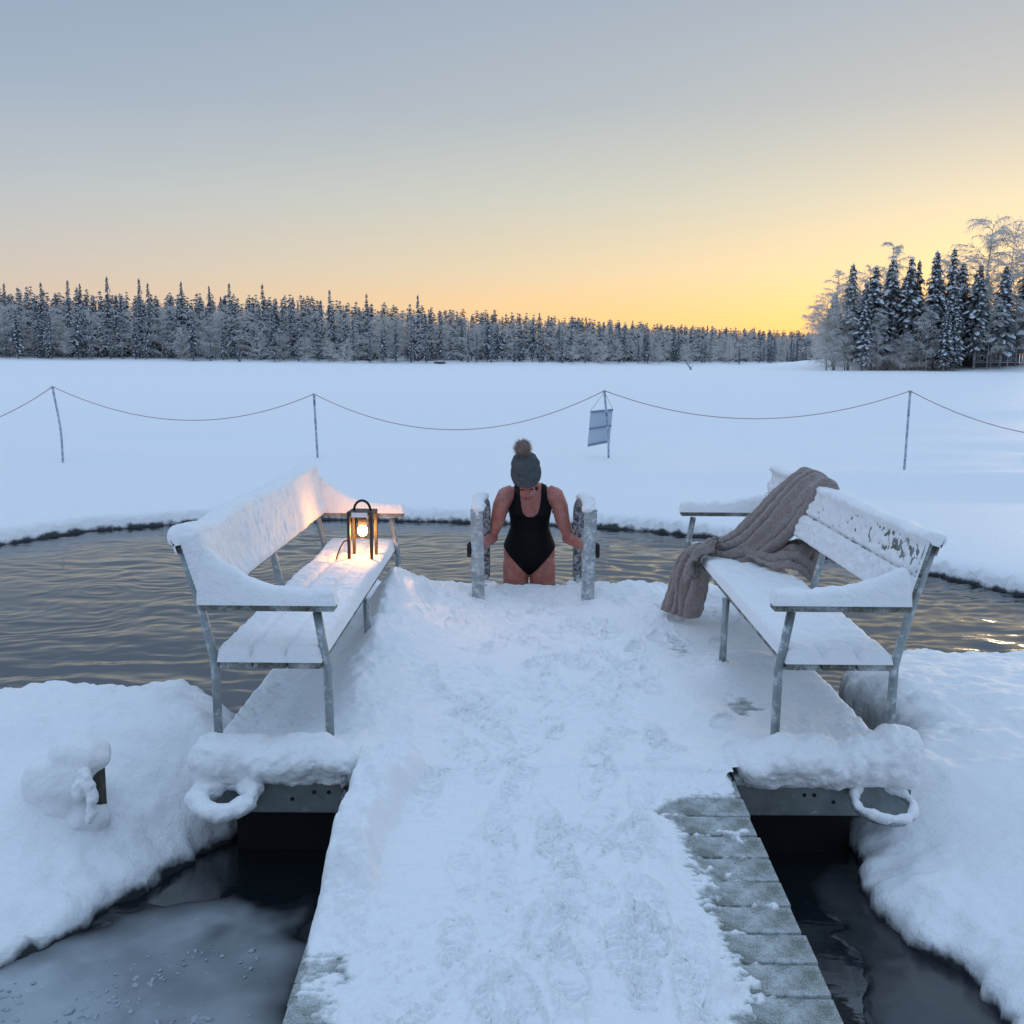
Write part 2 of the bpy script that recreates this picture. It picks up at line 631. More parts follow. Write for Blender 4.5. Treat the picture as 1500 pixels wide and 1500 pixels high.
ov = .05 * np.exp(-((D - .02) / .045) ** 2) * sstep(9.5, 8, np.hypot(X, Y - 4))      # the lip hangs a little over the water
jg = .014 * fbm(X / .05, Y / .05, Z / .05, 2, 80) * sstep(.22, .05, np.abs(D - .03)) * sstep(9, 7, Y)
XX, YY = X - GX * (ov + jg), Y - GY * (ov + jg)
keep = ~((D[:-1, :-1] < -.12) & (D[1:, 1:] < -.12))
V = np.stack([XX, YY, Z], -1).reshape(-1, 3)
F = grid_faces(len(xs), len(ys), keep)
used = np.unique(F)
remap = np.zeros(len(V), np.int64)
remap[used] = np.arange(len(used))
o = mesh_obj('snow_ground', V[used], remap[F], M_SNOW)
o['kind'] = 'structure'
o['label'] = 'snow covered lake ice with a swimming hole cut in it'

# ------------------------------------------------------------------ water
wx = np.linspace(-7.2, 5.8, 400)
wy = np.concatenate([np.linspace(-1.6, 4.5, 70), np.linspace(4.53, 13.4, 380)])
X, Y = np.meshgrid(wx, wy, indexing='ij')
pxc, pyc = .13, 7.45
R = np.hypot(X - pxc, Y - pyc)
th = np.arctan2(Y - pyc, X - pxc)
warp = .30 * fbm(X / .9, Y / .9, 0, 3, 51)
mod = .15 + 1.1 * sstep(-.7, .8, vnoise(X / 1.3, Y / .9, 0, 61) + .5 * vnoise(X / .5, Y / .35, 0, 66))
wv = .0030 * np.sin((R + .5 * warp) * 2 * math.pi / .21) * np.exp(-R / 3.0) * (.8 + .4 * vnoise(X / .6, Y / .6, 0, 62))
wv += .0034 * np.sin((Y + .25 * X + 1.6 * warp) * 2 * math.pi / .41 + 1.0) * mod
wv += .0017 * np.sin((Y * .92 - .40 * X + 1.9 * warp) * 2 * math.pi / .19) * (1.1 - mod)
wv += .0050 * fbm(X / .40, Y / .15, 0, 3, 71, .45) * (.35 + .65 * mod) + .004 * fbm(X / 1.2, Y / .5, 0, 2, 73)
amp = sstep(4.4, 5.6, Y) * (.35 + .65 * sstep(-5.8, -2.0, X) + .35 * sstep(0, 2, X)) * sstep(12.7, 11.2, Y)
o = mesh_obj('water', np.stack([X, Y, WATER + wv * (.06 + 1.25 * amp)], -1), grid_faces(len(wx), len(wy)), M_WATER)
o['kind'] = 'structure'
o['label'] = 'dark rippled open water of the swimming hole'

def ice_sheet(name, x0, x1, y0, y1, z, field, mat, label):
    gx, gy = np.arange(x0, x1, .02), np.arange(y0, y1, .02)
    X, Y = np.meshgrid(gx, gy, indexing='ij')
    f = field(X, Y)
    th_ = np.clip(f / .34, 0, 1)
    zz = z + .004 * fbm(X / .12, Y / .12, 0, 3, 90) * th_ + np.minimum(f, 0) * .25
    zz = np.maximum(zz, WATER - .05)
    k = (f > -.1)
    keep = k[:-1, :-1] | k[1:, 1:]
    o = mesh_obj(name, np.stack([X, Y, zz], -1), grid_faces(len(gx), len(gy), keep), mat)
    at = o.data.attributes.new('thickness', 'FLOAT', 'POINT')
    at.data.foreach_set('value', th_.ravel())
    o['kind'] = 'structure'
    o['label'] = label
    return o

ice_sheet('slush_ice', -2.5, -.45, -.8, 4.2, WATER + .012,
          lambda x, y: .42 - .55 * gauss(x, y, -.58, 3.25, .22, .5) - .75 * sstep(3.2, 4.0, y + .12 * fbm(x / .25, y / .25, 0, 3, 16)) - .25 * sstep(-.75, -.5, x) + .16 * fbm(x / .35, y / .30, 0, 4, 15),
          M_ICE, 'grey slush ice on the water beside the walkway')
ice_sheet('thin_ice', .95, 1.8, -.8, 4.0, WATER + .008,
          lambda x, y: .4 * sstep(1.12, 1.3, x + .10 * fbm(x / .25, y / .25, 0, 3, 19) - .10 * sstep(3.0, 2.5, y)) - .12,
          M_ICE2, 'thin dark ice between the walkway and the snow bank')
lm = MB()
cl_ = [(-1.12 + RNG.gauss(0, .20), 2.62 + RNG.gauss(0, .2)) for _ in range(18)] + [(RNG.uniform(-1.7, -.75), RNG.uniform(2.3, 3.3)) for _ in range(26)]
for k in range(620):
    c_ = RNG.choice(cl_)
    cx, cy = c_[0] + RNG.gauss(0, .05), c_[1] + RNG.gauss(0, .045)
    r = RNG.uniform(.003, .0085) * (1.8 if RNG.random() < .08 else 1)
    lm.ball((cx, cy, WATER + .012 + r * .05), (r * RNG.uniform(.8, 1.8), r * RNG.uniform(.8, 1.5), r * .6), 7, 5, Matrix.Rotation(RNG.uniform(0, 3), 3, 'Z'))
o = lm.remesh('frazil_ice', new_mat('frazil_ice', (.33, .37, .40), .5, .4), None, .0036, 1, .003, 120, 5)
o['kind'] = 'stuff'
o['label'] = 'small lumps of frazil ice frozen into the slush'

# ------------------------------------------------------------------ walkway and platform
WX0, WX1 = -.60, .895
def deck_z(y):
    return -.056 * (3.93 - y)

walk = tag(empty('walkway', (.15, 2.0, 0)), 'snowy plank walkway leading from the camera to the bathing platform', 'walkway')
walk_inv = Matrix.Translation((-.15, -2.0, 0))
pk = MB().box((-.755, -.066, -.028), (.755, .066, 0), None, .004)
pk_me = None
y = 3.85
k = 0
while y > -.6:
    if pk_me is None:
        o = pk.build('plank', M_PLANK, walk)
        pk_me = o.data
    else:
        o = bpy.data.objects.new('plank', pk_me)
        COL.objects.link(o)
        o.parent = walk
    o.location = (.1475 - .15 + RNG.uniform(-.006, .006), y - 2.0, deck_z(y) + RNG.uniform(-.002, .002))
    o.rotation_euler = (math.atan(.056), 0, RNG.uniform(-.004, .004))
    y -= .145
    k += 1
for sx in (-.52, .12, .80):
    b = MB()
    b.add([(sx - .04, -.6, deck_z(-.6) - .03), (sx + .04, -.6, deck_z(-.6) - .03), (sx + .04, 3.9, deck_z(3.9) - .03), (sx - .04, 3.9, deck_z(3.9) - .03),
           (sx - .04, -.6, deck_z(-.6) - .19), (sx + .04, -.6, deck_z(-.6) - .19), (sx + .04, 3.9, deck_z(3.9) - .19), (sx - .04, 3.9, deck_z(3.9) - .19)],
          [(0, 1, 2, 3), (7, 6, 5, 4), (0, 4, 5, 1), (1, 5, 6, 2), (2, 6, 7, 3), (3, 7, 4, 0)])
    o = b.build('stringer', M_BEAM, walk)
    o.matrix_parent_inverse = walk_inv

def stamp_prints(x, y, prints):
    h = np.zeros_like(x)
    for (cx, cy, a, s, dp) in prints:
        m = (np.abs(x - cx) < .24) & (np.abs(y - cy) < .24)
        if not m.any():
            continue
        dx, dy = x[m] - cx, y[m] - cy
        u = (dx * math.sin(a) + dy * math.cos(a)) / s
        w = (dx * math.cos(a) - dy * math.sin(a)) / s
        hw = .044 + .010 * np.sin((u + .03) * 18)
        e = ((np.abs(u) / .145) ** 3.5 + (np.abs(w) / hw) ** 3.5) ** (1 / 3.5)
        body = sstep(1.08, .9, e)
        tread = sstep(.05, .75, np.sin(u * 2 * math.pi / .031 + 4 * np.abs(w) / .045))
        rim = np.exp(-((e - 1.15) / .12) ** 2)
        fill = sstep(-.55, .45, fbm(x[m] / .07, y[m] / .06, 0, 2, int(cx * 977 + cy * 131) % 997 + 300))
        pd = -dp * body * (.10 + .90 * tread * (.12 + .88 * fill))
        h[m] = np.where(body > .02, h[m] * (1 - body) + np.maximum(h[m], -.008) * body + pd, h[m] + .4 * dp * rim)
    return h

def deck_sheet(name, gx, gy, tfn, zfn, mat, parent, pinv):
    X, Y = np.meshgrid(gx, gy, indexing='ij')
    T = tfn(X, Y)
    Z = zfn(X, Y) + T
    kk = T > -.05
    kp = T > -.013
    keep = (kp[:-1, :-1] | kp[1:, 1:] | kp[1:, :-1] | kp[:-1, 1:]) & kk[:-1, :-1] & kk[1:, 1:] & kk[1:, :-1] & kk[:-1, 1:]
    o = mesh_obj(name, np.stack([X, Y, Z], -1), grid_faces(len(gx), len(gy), keep), mat, parent)
    at = o.data.attributes.new('thickness', 'FLOAT', 'POINT')
    at.data.foreach_set('value', np.clip(T / .012, 0, 1).ravel())
    if pinv is not None:
        o.matrix_parent_inverse = pinv
    return o

def plank_gap(v, pitch, off):
    q = np.abs(((v - off) / pitch) % 1.0 - .5) * pitch        # distance from the middle of the joint
    return np.exp(-(q / .0055) ** 2)

PR_W = [(RNG.gauss(.12, .28), RNG.uniform(2.2, 3.95), RNG.choice([0, math.pi]) + RNG.gauss(0, .3), RNG.uniform(.75, 1.02), RNG.uniform(.008, .027)) for _ in range(66)]
PR_W += [(.66, 2.75, .25, 1, .018), (.72, 2.45, .1, 1, .02), (.62, 3.15, -.2, 1, .012), (.5, 2.55, .1, 1, .018)]

def t_walk(x, y):
    n1 = fbm(x / .22, y / .14, 0, 4, 101)
    n2 = fbm(x / .05, y / .04, 0, 3, 111)
    n3 = fbm(x / .016, y / .014, 0, 2, 115)
    crumb = sstep(.35, .75, fbm(x / .028, y / .022, 0, 2, 118)) * sstep(-.3, .6, fbm(x / .3, y / .3, 0, 2, 119))
    t = .044 + .008 * n1 + .0042 * n2 + .0018 * n3 + .010 * crumb
    edge = .60 - .20 * sstep(3.9, 2.9, y) * 0 + .05 * vnoise(x / .2, y / .13, 0, 121)
    thin = sstep(edge - .22, edge + .16, x)
    frostline = plank_gap(y, .145, 3.85)
    t = t - thin * (.054 + .006 * n1 + .012 * crumb) + thin * .0035 * n3 + thin * .0125 * frostline * (.6 + .4 * n2 + .2 * n3) - .003 * frostline * (1 - thin)
    t = t + thin * .014 * sstep(.25, 1.1, n1 + .6 * n2)
    t = t - .03 * gauss(x, y, .74, 3.66, .22, .05) + .035 * sstep(3.72, 3.86, y) * thin
    lt = sstep(-.34, -.52, x + .04 * n1)
    t = t - lt * sstep(3.05, 2.7, y) * (.046 + .016 * n1 + .005 * n3) + lt * sstep(3.05, 2.75, y) * .0125 * frostline * (.7 + .4 * n2)
    bank = sstep(2.98, 3.12, y + .03 * n1) * sstep(-.40, -.47, x + .03 * n1 - .06 * sstep(3.4, 3.9, y))
    t = t + bank * (.115 + .03 * n1 + .012 * n2)
    t = t + .035 * gauss(x, y, -.53, 2.98, .09, .08) + .03 * gauss(x, y, .60, 2.62, .06, .035) + .022 * gauss(x, y, .19, 2.5, .035, .02)
    t = t + np.clip(stamp_prints(x, y, PR_W), -.032, .02) * (1 - .6 * bank) * (1 - .4 * thin)
    t = t - .07 * sstep(3.935, 3.975, y)
    e = np.minimum(x - (WX0 - .015), WX1 - x)
    t = np.where(e < .03, t * np.sqrt(np.clip(1 - (1 - np.clip(e / .03, 0, 1)) ** 2, 0, 1)) - .016 * (1 - np.clip(e / .03, 0, 1)), t)
    return t

deck_sheet('snow_cover', np.arange(WX0 - .015, WX1 + .001, .0062), np.concatenate([np.arange(-.6, 2.1, .04), np.arange(2.1, 3.975, .0062)]),
           t_walk, lambda x, y: deck_z(y), M_DECKSNOW, walk, walk_inv)

PX0, PX1, PY0, PY1 = -1.27, 1.635, 3.94, 7.14
plat = tag(empty('bathing_platform', (.18, 5.5, 0)), 'floating wooden platform at the end of the walkway, trodden snow on top', 'platform')
plat_inv = Matrix.Translation((-.18, -5.5, 0))
pw = .145
nx = int(round((PX1 - PX0) / pw))
pb = MB().box((-.0665, -(PY1 - PY0) / 2, -.03), (.0665, (PY1 - PY0) / 2, 0), None, .004)
pl_me = None
for k in range(nx):
    if pl_me is None:
        o = pb.build('plank', M_PLANK_Y, plat)
        pl_me = o.data
    else:
        o = bpy.data.objects.new('plank', pl_me)
        COL.objects.link(o)
        o.parent = plat
    o.location = (PX0 + pw * (k + .5) - .18, (PY0 + PY1) / 2 - 5.5, RNG.uniform(-.002, .002))
for nm, lo, hi in (('end_beam', (PX0, PY0 + .012, -.165), (PX1, PY0 + .07, -.034)), ('end_beam', (PX0, PY1 - .07, -.165), (PX1, PY1 - .012, -.034)),
                   ('side_beam', (PX0 + .01, PY0 + .075, -.165), (PX0 + .07, PY1 - .075, -.034)), ('side_beam', (PX1 - .07, PY0 + .075, -.165), (PX1 - .01, PY1 - .075, -.034))):
    o = MB().box(lo, hi, None, .004).build(nm, M_BEAM, plat)
    o.matrix_parent_inverse = plat_inv
    if nm == 'end_beam' and lo[1] < 5:
        for hx in (-.80, -.74, -.89, 1.20, 1.24, 1.32):
            hz = -.075 if abs(hx) not in (.89, 1.32) else -.105
            h = MB().tube([(hx, PY0 + .0095, hz), (hx, PY0 + .03, hz)], .0085, 12).build('bolt_hole', M_FLOAT, o)
for lo, hi in (((PX0 + .1, PY0 + .16, -.62), (.1, 5.1, -.17)), ((.2, PY0 + .16, -.62), (PX1 - .18, 4.75, -.17)), ((PX0 + .1, 5.6, -.62), (.1, 6.9, -.17)), ((.2, 5.6, -.62), (PX1 - .15, 6.9, -.17))):
    o = MB().box(lo, hi, None, .03).build('float', M_FLOAT, plat)
    o.matrix_parent_inverse = plat_inv

PR_P = [(RNG.gauss(.25, .42), RNG.uniform(4.0, 6.9), RNG.choice([0, math.pi]) + RNG.gauss(0, .45), RNG.uniform(.75, 1.02), RNG.uniform(.007, .025)) for _ in range(140)]

def t_plat(x, y):
    n1 = fbm(x / .22, y / .2, 0, 4, 201)
    n2 = fbm(x / .055, y / .05, 0, 3, 211)
    crumb = sstep(.35, .75, fbm(x / .036, y / .032, 0, 2, 218)) * sstep(-.3, .6, fbm(x / .3, y / .3, 0, 2, 219))
    t = .044 + .010 * n1 + .0045 * n2 + .010 * crumb + .002 * fbm(x / .02, y / .02, 0, 2, 215)
    # bank shovelled up against the bench with the lantern
    crest = np.interp(y, [3.9, 4.3, 4.8, 5.3, 5.9, 6.3, 6.6, 6.9, 7.2], [.06, .05, .09, .17, .29, .31, .24, .07, .0])
    xc = -.73 + .02 * vnoise(y / .4, 0 * y, 0, 8)
    rt = np.interp(y, [3.9, 5.0, 6.0, 6.6], [.20, .22, .24, .26])
    side = np.where(x > xc, np.exp(-np.abs((x - xc) / rt) ** 1.6), np.exp(-((x - xc) / .16) ** 2))
    gul = 1 + .28 * fbm(x / .16, y / .30, 0, 3, 221)
    t = t + crest * side * gul
    # icy, nearly bare boards by the other bench
    bare = .9 * gauss(x, y, 1.13, 4.75, .16, .33) + .8 * gauss(x, y, 1.0, 5.75, .22, .5) + .6 * gauss(x, y, 1.42, 4.9, .13, .5) + .8 * gauss(x, y, 1.08, 6.6, .10, .12)
    t = t - np.clip(bare, 0, 1) * (.047 + .010 * n1 + .014 * n2)
    wet = gauss(x, y, .30, 6.02, .15, .17) + gauss(x, y, .30, 6.75, .09, .07) + .5 * gauss(x, y, .05, 6.9, .12, .06)
    t = t * (1 - .55 * np.clip(wet, 0, 1)) + .004 * np.clip(wet, 0, 1)
    # rims along the far side and round the ladder feet
    rim = sstep(6.70, 6.98, y + .05 * n1)
    t = t + rim * (.045 + .025 * n1) * (1 - .75 * gauss(x, 0 * x, .15, 0, .25, 1))
    t = t + .05 * gauss(x, y, -.24, 6.86, .14, .13) + .05 * gauss(x, y, .56, 6.86, .14, .13) + .05 * gauss(x, y, .95, 6.55, .2, .12)
    t = t + .05 * gauss(x, y, 1.12, 5.3, .10, .16) + .03 * sstep(1.0, 1.15, x) * gauss(x, y, 1.2, 5.5, .3, .08)
    low = sstep(-1.05, -.95, x) * sstep(-.62, -.75, x) * sstep(5.0, 4.6, y)
    t = t - .012 * low
    t = t + np.clip(stamp_prints(x, y, PR_P), -.032, .02) * sstep(-.62, -.40, x) * (1 - .7 * rim)
    seam = np.exp(-((y - 3.945 - .006 * vnoise(x / .1, 0 * x, 0, 3)) / .007) ** 2)
    t = t - .06 * sstep(3.965, 3.90, y) * sstep(WX0 - .01, WX0 + .02, x) * sstep(WX1 - .02, WX1 - .05, x)
    end = ((x < WX0 - .01) | (x > WX1))
    e = np.minimum(np.minimum(x - (PX0 - .03), PX1 + .02 - x), PY1 + .05 + .03 * n1 - y)
    e = np.where(end, np.minimum(e, y - (PY0 - .015)), e)
    r = .05
    q = np.clip(e / r, 0, 1)
    t = np.where(e < r, t * np.sqrt(1 - (1 - q) ** 2) - .05 * (1 - q) ** 2, t)
    return np.where(end & (y < PY0 + .012), -.2, t)

deck_sheet('snow_cover', np.arange(PX0 - .03, PX1 + .021, .0085), np.arange(3.89, PY1 + .08, .0085), t_plat, lambda x, y: 0 * x, M_DECKSNOW, plat, plat_inv)

# thick snow lip lying over each front corner of the platform, and the mooring loops bolted there
def snow_lip(x0, x1, humps, seed):
    b = MB()
    rl = random.Random(seed)
    for k in range(40):
        t = k / 39
        x = x0 + (x1 - x0) * t
        h = humps(x) * rl.uniform(.9, 1.1)
        b.ball((x, 3.995 + rl.uniform(-.012, .012), .012 + h * .42), (.06, .115 * rl.uniform(.9, 1.1), h * .62 + .02), 10, 8)
        b.ball((x, 4.10, .02), (.06, .12, .05 + h * .25), 10, 7)
        b.ball((x, 3.965, .0), (.05, .065 * rl.uniform(.85, 1.1), .045), 10, 7)
    o = b.remesh('snow_lip', M_CAP, plat, .009, 10, .008, 9, seed)
    me_ = o.data
    vv = np.empty(len(me_.vertices) * 3)
    me_.vertices.foreach_get('co', vv)
    vv = vv.reshape(-1, 3)
    vv[:, 2] += .007 * fbm(vv[:, 0] / .03, vv[:, 1] / .03, vv[:, 2] / .03, 2, seed + 3)
    vv[:, 1] += .008 * fbm(vv[:, 0] / .035, vv[:, 1] / .035, vv[:, 2] / .035, 2, seed + 7)
    me_.vertices.foreach_set('co', vv.ravel())
    o.matrix_parent_inverse = plat_inv
snow_lip(PX0 + .01, -.66, lambda x: .105 - .025 * sstep(-.8, -.64, x) + .008 * math.sin(x * 14), 3)
snow_lip(.98, PX1 - .01, lambda x: float(.06 + .065 * sstep(1.0, 1.12, x) - .075 * gauss(x, 0, 1.335, 0, .035, 1) + .03 * sstep(1.45, 1.55, x)), 4)
for cx, rad, thick, fat in ((-1.135, .105, .043, 1.0), (1.49, .115, .027, .75)):
    ring = MB()
    pts = [(cx + rad * math.cos(a), 3.86 + rad * 1.05 * math.sin(a), -.055 - .02 * (1 - math.sin(a))) for a in [2 * math.pi * q / 28 for q in range(29)]]
    ring.tube(pts, .014, 8, False)
    ro = ring.build('mooring_loop', M_GALV, plat, True)
    ro.matrix_parent_inverse = plat_inv
    sn = MB()
    for q, p in enumerate(pts[:-1]):
        j = (.72 + .5 * RNG.random()) * (1.35 if p[1] > 3.90 else 1.0)
        sn.ball((p[0], p[1], p[2] + .022 * fat), (thick * fat * j, thick * fat * j, thick * .8 * j), 8, 6)
    sn.remesh('snow_cover', M_CAP, ro, .009, 5, .008, 22, 9)

# frosted cable hanging from the platform
cb = MB().tube([(-.68, 4.02, .06), (-.672, 3.935, .055), (-.668, 3.905, .02), (-.670, 3.90, -.06), (-.668, 3.90, -.16), (-.672, 3.90, -.30), (-.675, 3.90, -.45)], [.008, .010, .012, .013, .011, .006, .006], 8)
tag(cb.build('hanging_cable', M_FOAM, None, True), 'frosted black cable hanging off the platform edge into the dark water', 'cable')

# ------------------------------------------------------------------ snow sheets on furniture
def sheet(mb, o, e1, e2, n, L, W, tfn, step=.012, r=.03, noise=.006, seed=0, sink=.014):
    o, e1, e2, n = (np.array(q, float) for q in (o, e1, e2, n))
    nu, nv = max(4, int(L / step)), max(5, int(W / step))
    u, v = np.meshgrid(np.linspace(0, L, nu), np.linspace(0, W, nv), indexing='ij')
    P0 = o + u[..., None] * e1 + v[..., None] * e2
    e = np.minimum(np.minimum(u, L - u), np.minimum(v, W - v))
    q = np.clip(e / r, 0, 1)
    pr = np.sqrt(1 - (1 - q) ** 2)
    t = tfn(u, v) + noise * fbm(P0[..., 0] / .05, P0[..., 1] / .05, P0[..., 2] / .05, 3, seed)
    h = t * pr - sink * (1 - pr)
    P = P0 + h[..., None] * n
    mb.add(P.reshape(-1, 3), grid_faces(nu, nv).tolist())

def make_bench(label, origin, side, dz, snowy):
    """side: +1 back towards +x, -1 back towards -x.  u along the bench (away from camera), s from front leg to back."""
    L = 2.46
    root = tag(empty('bench', (origin[0], origin[1], 0)), label, 'bench')
    inv = Matrix.Translation((-origin[0], -origin[1], 0))
    D = Vector((.01, 1, 0)).normalized()
    S = Vector((side * D.y, -side * D.x, 0))
    O = Vector(origin)
    def P(u, s, z):
        return O + D * u + S * s + Vector((0, 0, z + dz))
    def part(mb, name, mat, par=root, smooth=False):
        o = mb.build(name, mat, par, smooth)
        o.matrix_parent_inverse = inv
        return o
    def beam(u0, u1, s0, s1, z0, z1, bev=.004, tilt=None):
        M = Matrix((tuple(D) + (0,), tuple(S) + (0,), (0, 0, 1, 0), (0, 0, 0, 1))).transposed()
        M = Matrix.Translation(O + Vector((0, 0, dz))) @ M
        return MB().box((u0, s0, z0), (u1, s1, z1), M, bev)
    for k, u in enumerate((.0, L / 2, L - .02)):
        part(MB().tube([P(u, 0, 0), P(u, .004, .40), P(u, .012, .445), P(u, .045, .65)] if k != 1 else [P(u, .02, 0), P(u, .03, .405)], .0185, 12), 'leg', M_GALV, root, True)
        part(MB().tube([P(u, .475, 0), P(u, .478, .42), P(u, .486, .465), P(u, .528, .66), P(u, .607, .945)], .0185, 12), 'leg', M_GALV, root, True)
        part(MB().tube([P(u + (.06, 0, -.06)[k], .010, .399), P(u + (.06, 0, -.06)[k], .478, .399)], .0125, 10), 'crossbar', M_GALV, root, True)
    for k in range(3):
        s0 = .030 + k * .143
        part(beam(-.035, L + .02, s0, s0 + .134, .413, .443), 'seat_board', M_BENCHWOOD)
    bd = Vector((.285, 0, 0))
    tilt = math.atan2(.079, .285)
    for k in range(2):
        a = .665 + k * .148
        # board in the plane of the leaning back posts, on their front side
        def Q(u, w, d):
            zz = a + w * math.cos(tilt) + d * math.sin(tilt)
            ss = .528 + (a - .66) * math.tan(tilt) + w * math.sin(tilt) - d * math.cos(tilt)
            return P(u, ss, zz)
        c = [Q(u, w, d) for u in (-.04, L + .02) for w in (0, .138) for d in (.02, .048)]
        part(MB().add(c, [(0, 1, 3, 2), (4, 6, 7, 5), (0, 4, 5, 1), (2, 3, 7, 6), (0, 2, 6, 4), (1, 5, 7, 3)]), 'back_board', M_BENCHWOOD)
    for u0 in (-.05, L - .055):
        part(beam(u0, u0 + .085, -.035, .515, .662, .690), 'armrest', M_BENCHWOOD)
    # snow lying on it
    sn = MB()
    Dn, Sn = tuple(D), tuple(S)
    gap = lambda v: np.exp(-((np.abs(v - .155) / .011) ** 2)) + np.exp(-((np.abs(v - .298) / .011) ** 2))
    if snowy:
        f = lambda u, v: .066 - .018 * sstep(1.4, 1.9, u) * sstep(2.35, 2.0, u) - .05 * gap(v) * (1 - .75 * sstep(.15, .3, u) * sstep(.9, .5, u) - .6 * sstep(1.3, 1.6, u)) - .02 * gauss(v, 0 * v, .10, 0, .05, 1) * sstep(.9, 1.3, u) * 0
    else:
        f = lambda u, v: .050 - .03 * gap(v) * sstep(.25, .05, u) - .012 * sstep(1.2, 1.6, u)
    sheet(sn, P(-.042, .022, .4475), Dn, Sn, (0, 0, 1), L + .072, .440, f, .0105, .035, .008, 11, .006)
    # one coat wrapped over the back boards: up the front face, round the top edge and a little way down behind
    FH = .290
    nu_, segs = int((L + .07) / .0075), []
    c_, s_ = math.cos(tilt), math.sin(tilt)
    fw, rr_ = np.linspace(0, FH, 36), .034
    prof_ = [(w, .048, 0.0, 1.0) for w in fw]
    prof_ += [(FH + 0 * a, .014 + .034 * math.cos(a) * 1.0, math.sin(a), math.cos(a)) for a in np.linspace(.15, math.pi / 2, 9)]
    prof_ += [(FH, .014 - q, 1.0, 0.0) for q in np.linspace(.008, .03, 4)] + [(FH, -.016, math.cos(a), -.6 * math.sin(a)) for a in np.linspace(.2, 1.5, 6)] + [(FH - q, -.012, 0, -.35) for q in np.linspace(.012, .05, 5)]
    pr_ = np.array(prof_)
    arc_ = np.concatenate([[0], np.cumsum(np.hypot(np.diff(pr_[:, 0]) + .03 * np.abs(np.diff(pr_[:, 2])), np.diff(pr_[:, 1])) + 1e-4)])
    uu_, kk_ = np.meshgrid(np.linspace(-.045, L + .025, nu_), np.arange(len(pr_)), indexing='ij')
    w_, d_, nw_, nd_ = (pr_[kk_, q] for q in range(4))
    topm = np.clip(nw_, 0, 1)
    if snowy:
        tk = (.030 + .014 * sstep(.08, .28, w_) + .010 * fbm(uu_ / .25, w_ / .2, 0, 2, 33)) * (1 - topm) + topm * (.048 + .012 * fbm(uu_ / .3, 0 * uu_, 0, 2, 36))
        tk = tk + .006 * fbm(uu_ / .035, w_ / .05, d_ / .05, 3, 37)
    else:
        tk = .0082 + .008 * sstep(.16, .09, w_) - .022 * np.exp(-((w_ - .143) / .005) ** 2) + .0105 * fbm(uu_ / .030, w_ / .026, 0, 3, 35) - .006 * sstep(.9, .2, uu_) * sstep(.15, .2, w_)
        tk = tk + .02 * sstep(.262, .288, w_)
        tk = tk * (1 - topm) + topm * (.036 + .007 * fbm(uu_ / .12, 0 * uu_, 0, 3, 36))
    e_ = np.minimum(np.minimum(uu_ + .045, L + .025 - uu_), np.minimum(arc_[kk_], arc_[-1] - arc_[kk_]))
    q_ = np.clip(e_ / (.045 if snowy else .014), 0, 1)
    tk = tk * np.sqrt(1 - (1 - q_) ** 2) - .012 * (1 - q_) ** 2
    W2, D2 = w_ + tk * nw_, d_ + tk * nd_
    zz_ = .665 + W2 * c_ + D2 * s_
    ss_ = .528 + .005 * math.tan(tilt) + W2 * s_ - D2 * c_
    PP = np.array(O) + uu_[..., None] * np.array(D) + ss_[..., None] * np.array(S) + np.stack([0 * zz_, 0 * zz_, zz_ + dz], -1)
    sn.add(PP.reshape(-1, 3), grid_faces(nu_, len(pr_)).tolist())
    if snowy:
        for q in range(12):
            g_ = q / 11
            sn.ball(P(-.034, .528 + (.06 + .24 * g_) * s_ - .045 * c_, .665 + (.06 + .24 * g_) * c_), (.026 + .006 * g_, .018, .034), 12, 8)
    for u0, ramp_ in ((-.06, .17 if snowy else .10), (L - .065, .17 if snowy else .05)):
        sheet(sn, P(u0 + .002, -.043, .6945), Dn, Sn, (0, 0, 1), .100, .575 if snowy else .56,
              lambda u, v: .056 + ramp_ * np.clip((v - .14) / .40, 0, 1) ** 2.2, .009, .04, .009, 15, .006)
    o = part(sn, 'snow_cover', M_CAP, root, True)
    return root

make_bench('bench buried in thick snow, holding the lit lantern', (-.765, 4.15, 0), -1, -.02, True)
make_bench('bench with a towel over its thinly frosted backrest', (1.098, 4.07, 0), 1, .012, False)

# ------------------------------------------------------------------ lantern
lan = tag(empty('lantern', (-.90, 6.08, .475), math.radians(-4)), 'lit black metal lantern with arched handle on the snowy bench seat', 'lantern')
M_LAN = new_mat('dark_bronze_metal', (.035, .03, .026), .55, .4)
w2, hh = .068, .285
for sx in (-1, 1):
    for sy in (-1, 1):
        MB().box((sx * w2 - .009, sy * w2 - .009, 0), (sx * w2 + .009, sy * w2 + .009, hh - .018), None, .002).build('leg', M_LAN, lan)
MB().box((-w2 - .010, -w2 - .010, hh - .018), (w2 + .010, w2 + .010, hh), None, .003).build('top_plate', M_LAN, lan)
MB().box((-w2 + .02, -w2 - .0135, hh - .030), (w2 - .02, -w2 - .0102, hh - .002), None, .001).build('frost_strip', new_mat('frosted_plate', (.7, .72, .74), .7), lan)
MB().tube([(.050 * math.cos(a), 0, hh - .002 + .062 * math.sin(a)) for a in np.linspace(0, math.pi, 17)], .0075, 10).build('handle', new_mat('black_handle', (.012, .012, .013), .5), lan, True)
MB().tube([(0, 0, hh - .018), (0, 0, hh - .035)], .045, 20).build('lamp_base', M_LAN, lan, True)
MB().tube([(0, 0, hh - .03), (0, 0, hh - .09)], .026, 16).build('socket', new_mat('grey_socket', (.12, .10, .09), .6), lan, True)
M_GLASS = bpy.data.materials.new('clear_glass')
M_GLASS.use_nodes = True
gn, gll = M_GLASS.node_tree.nodes, M_GLASS.node_tree.links
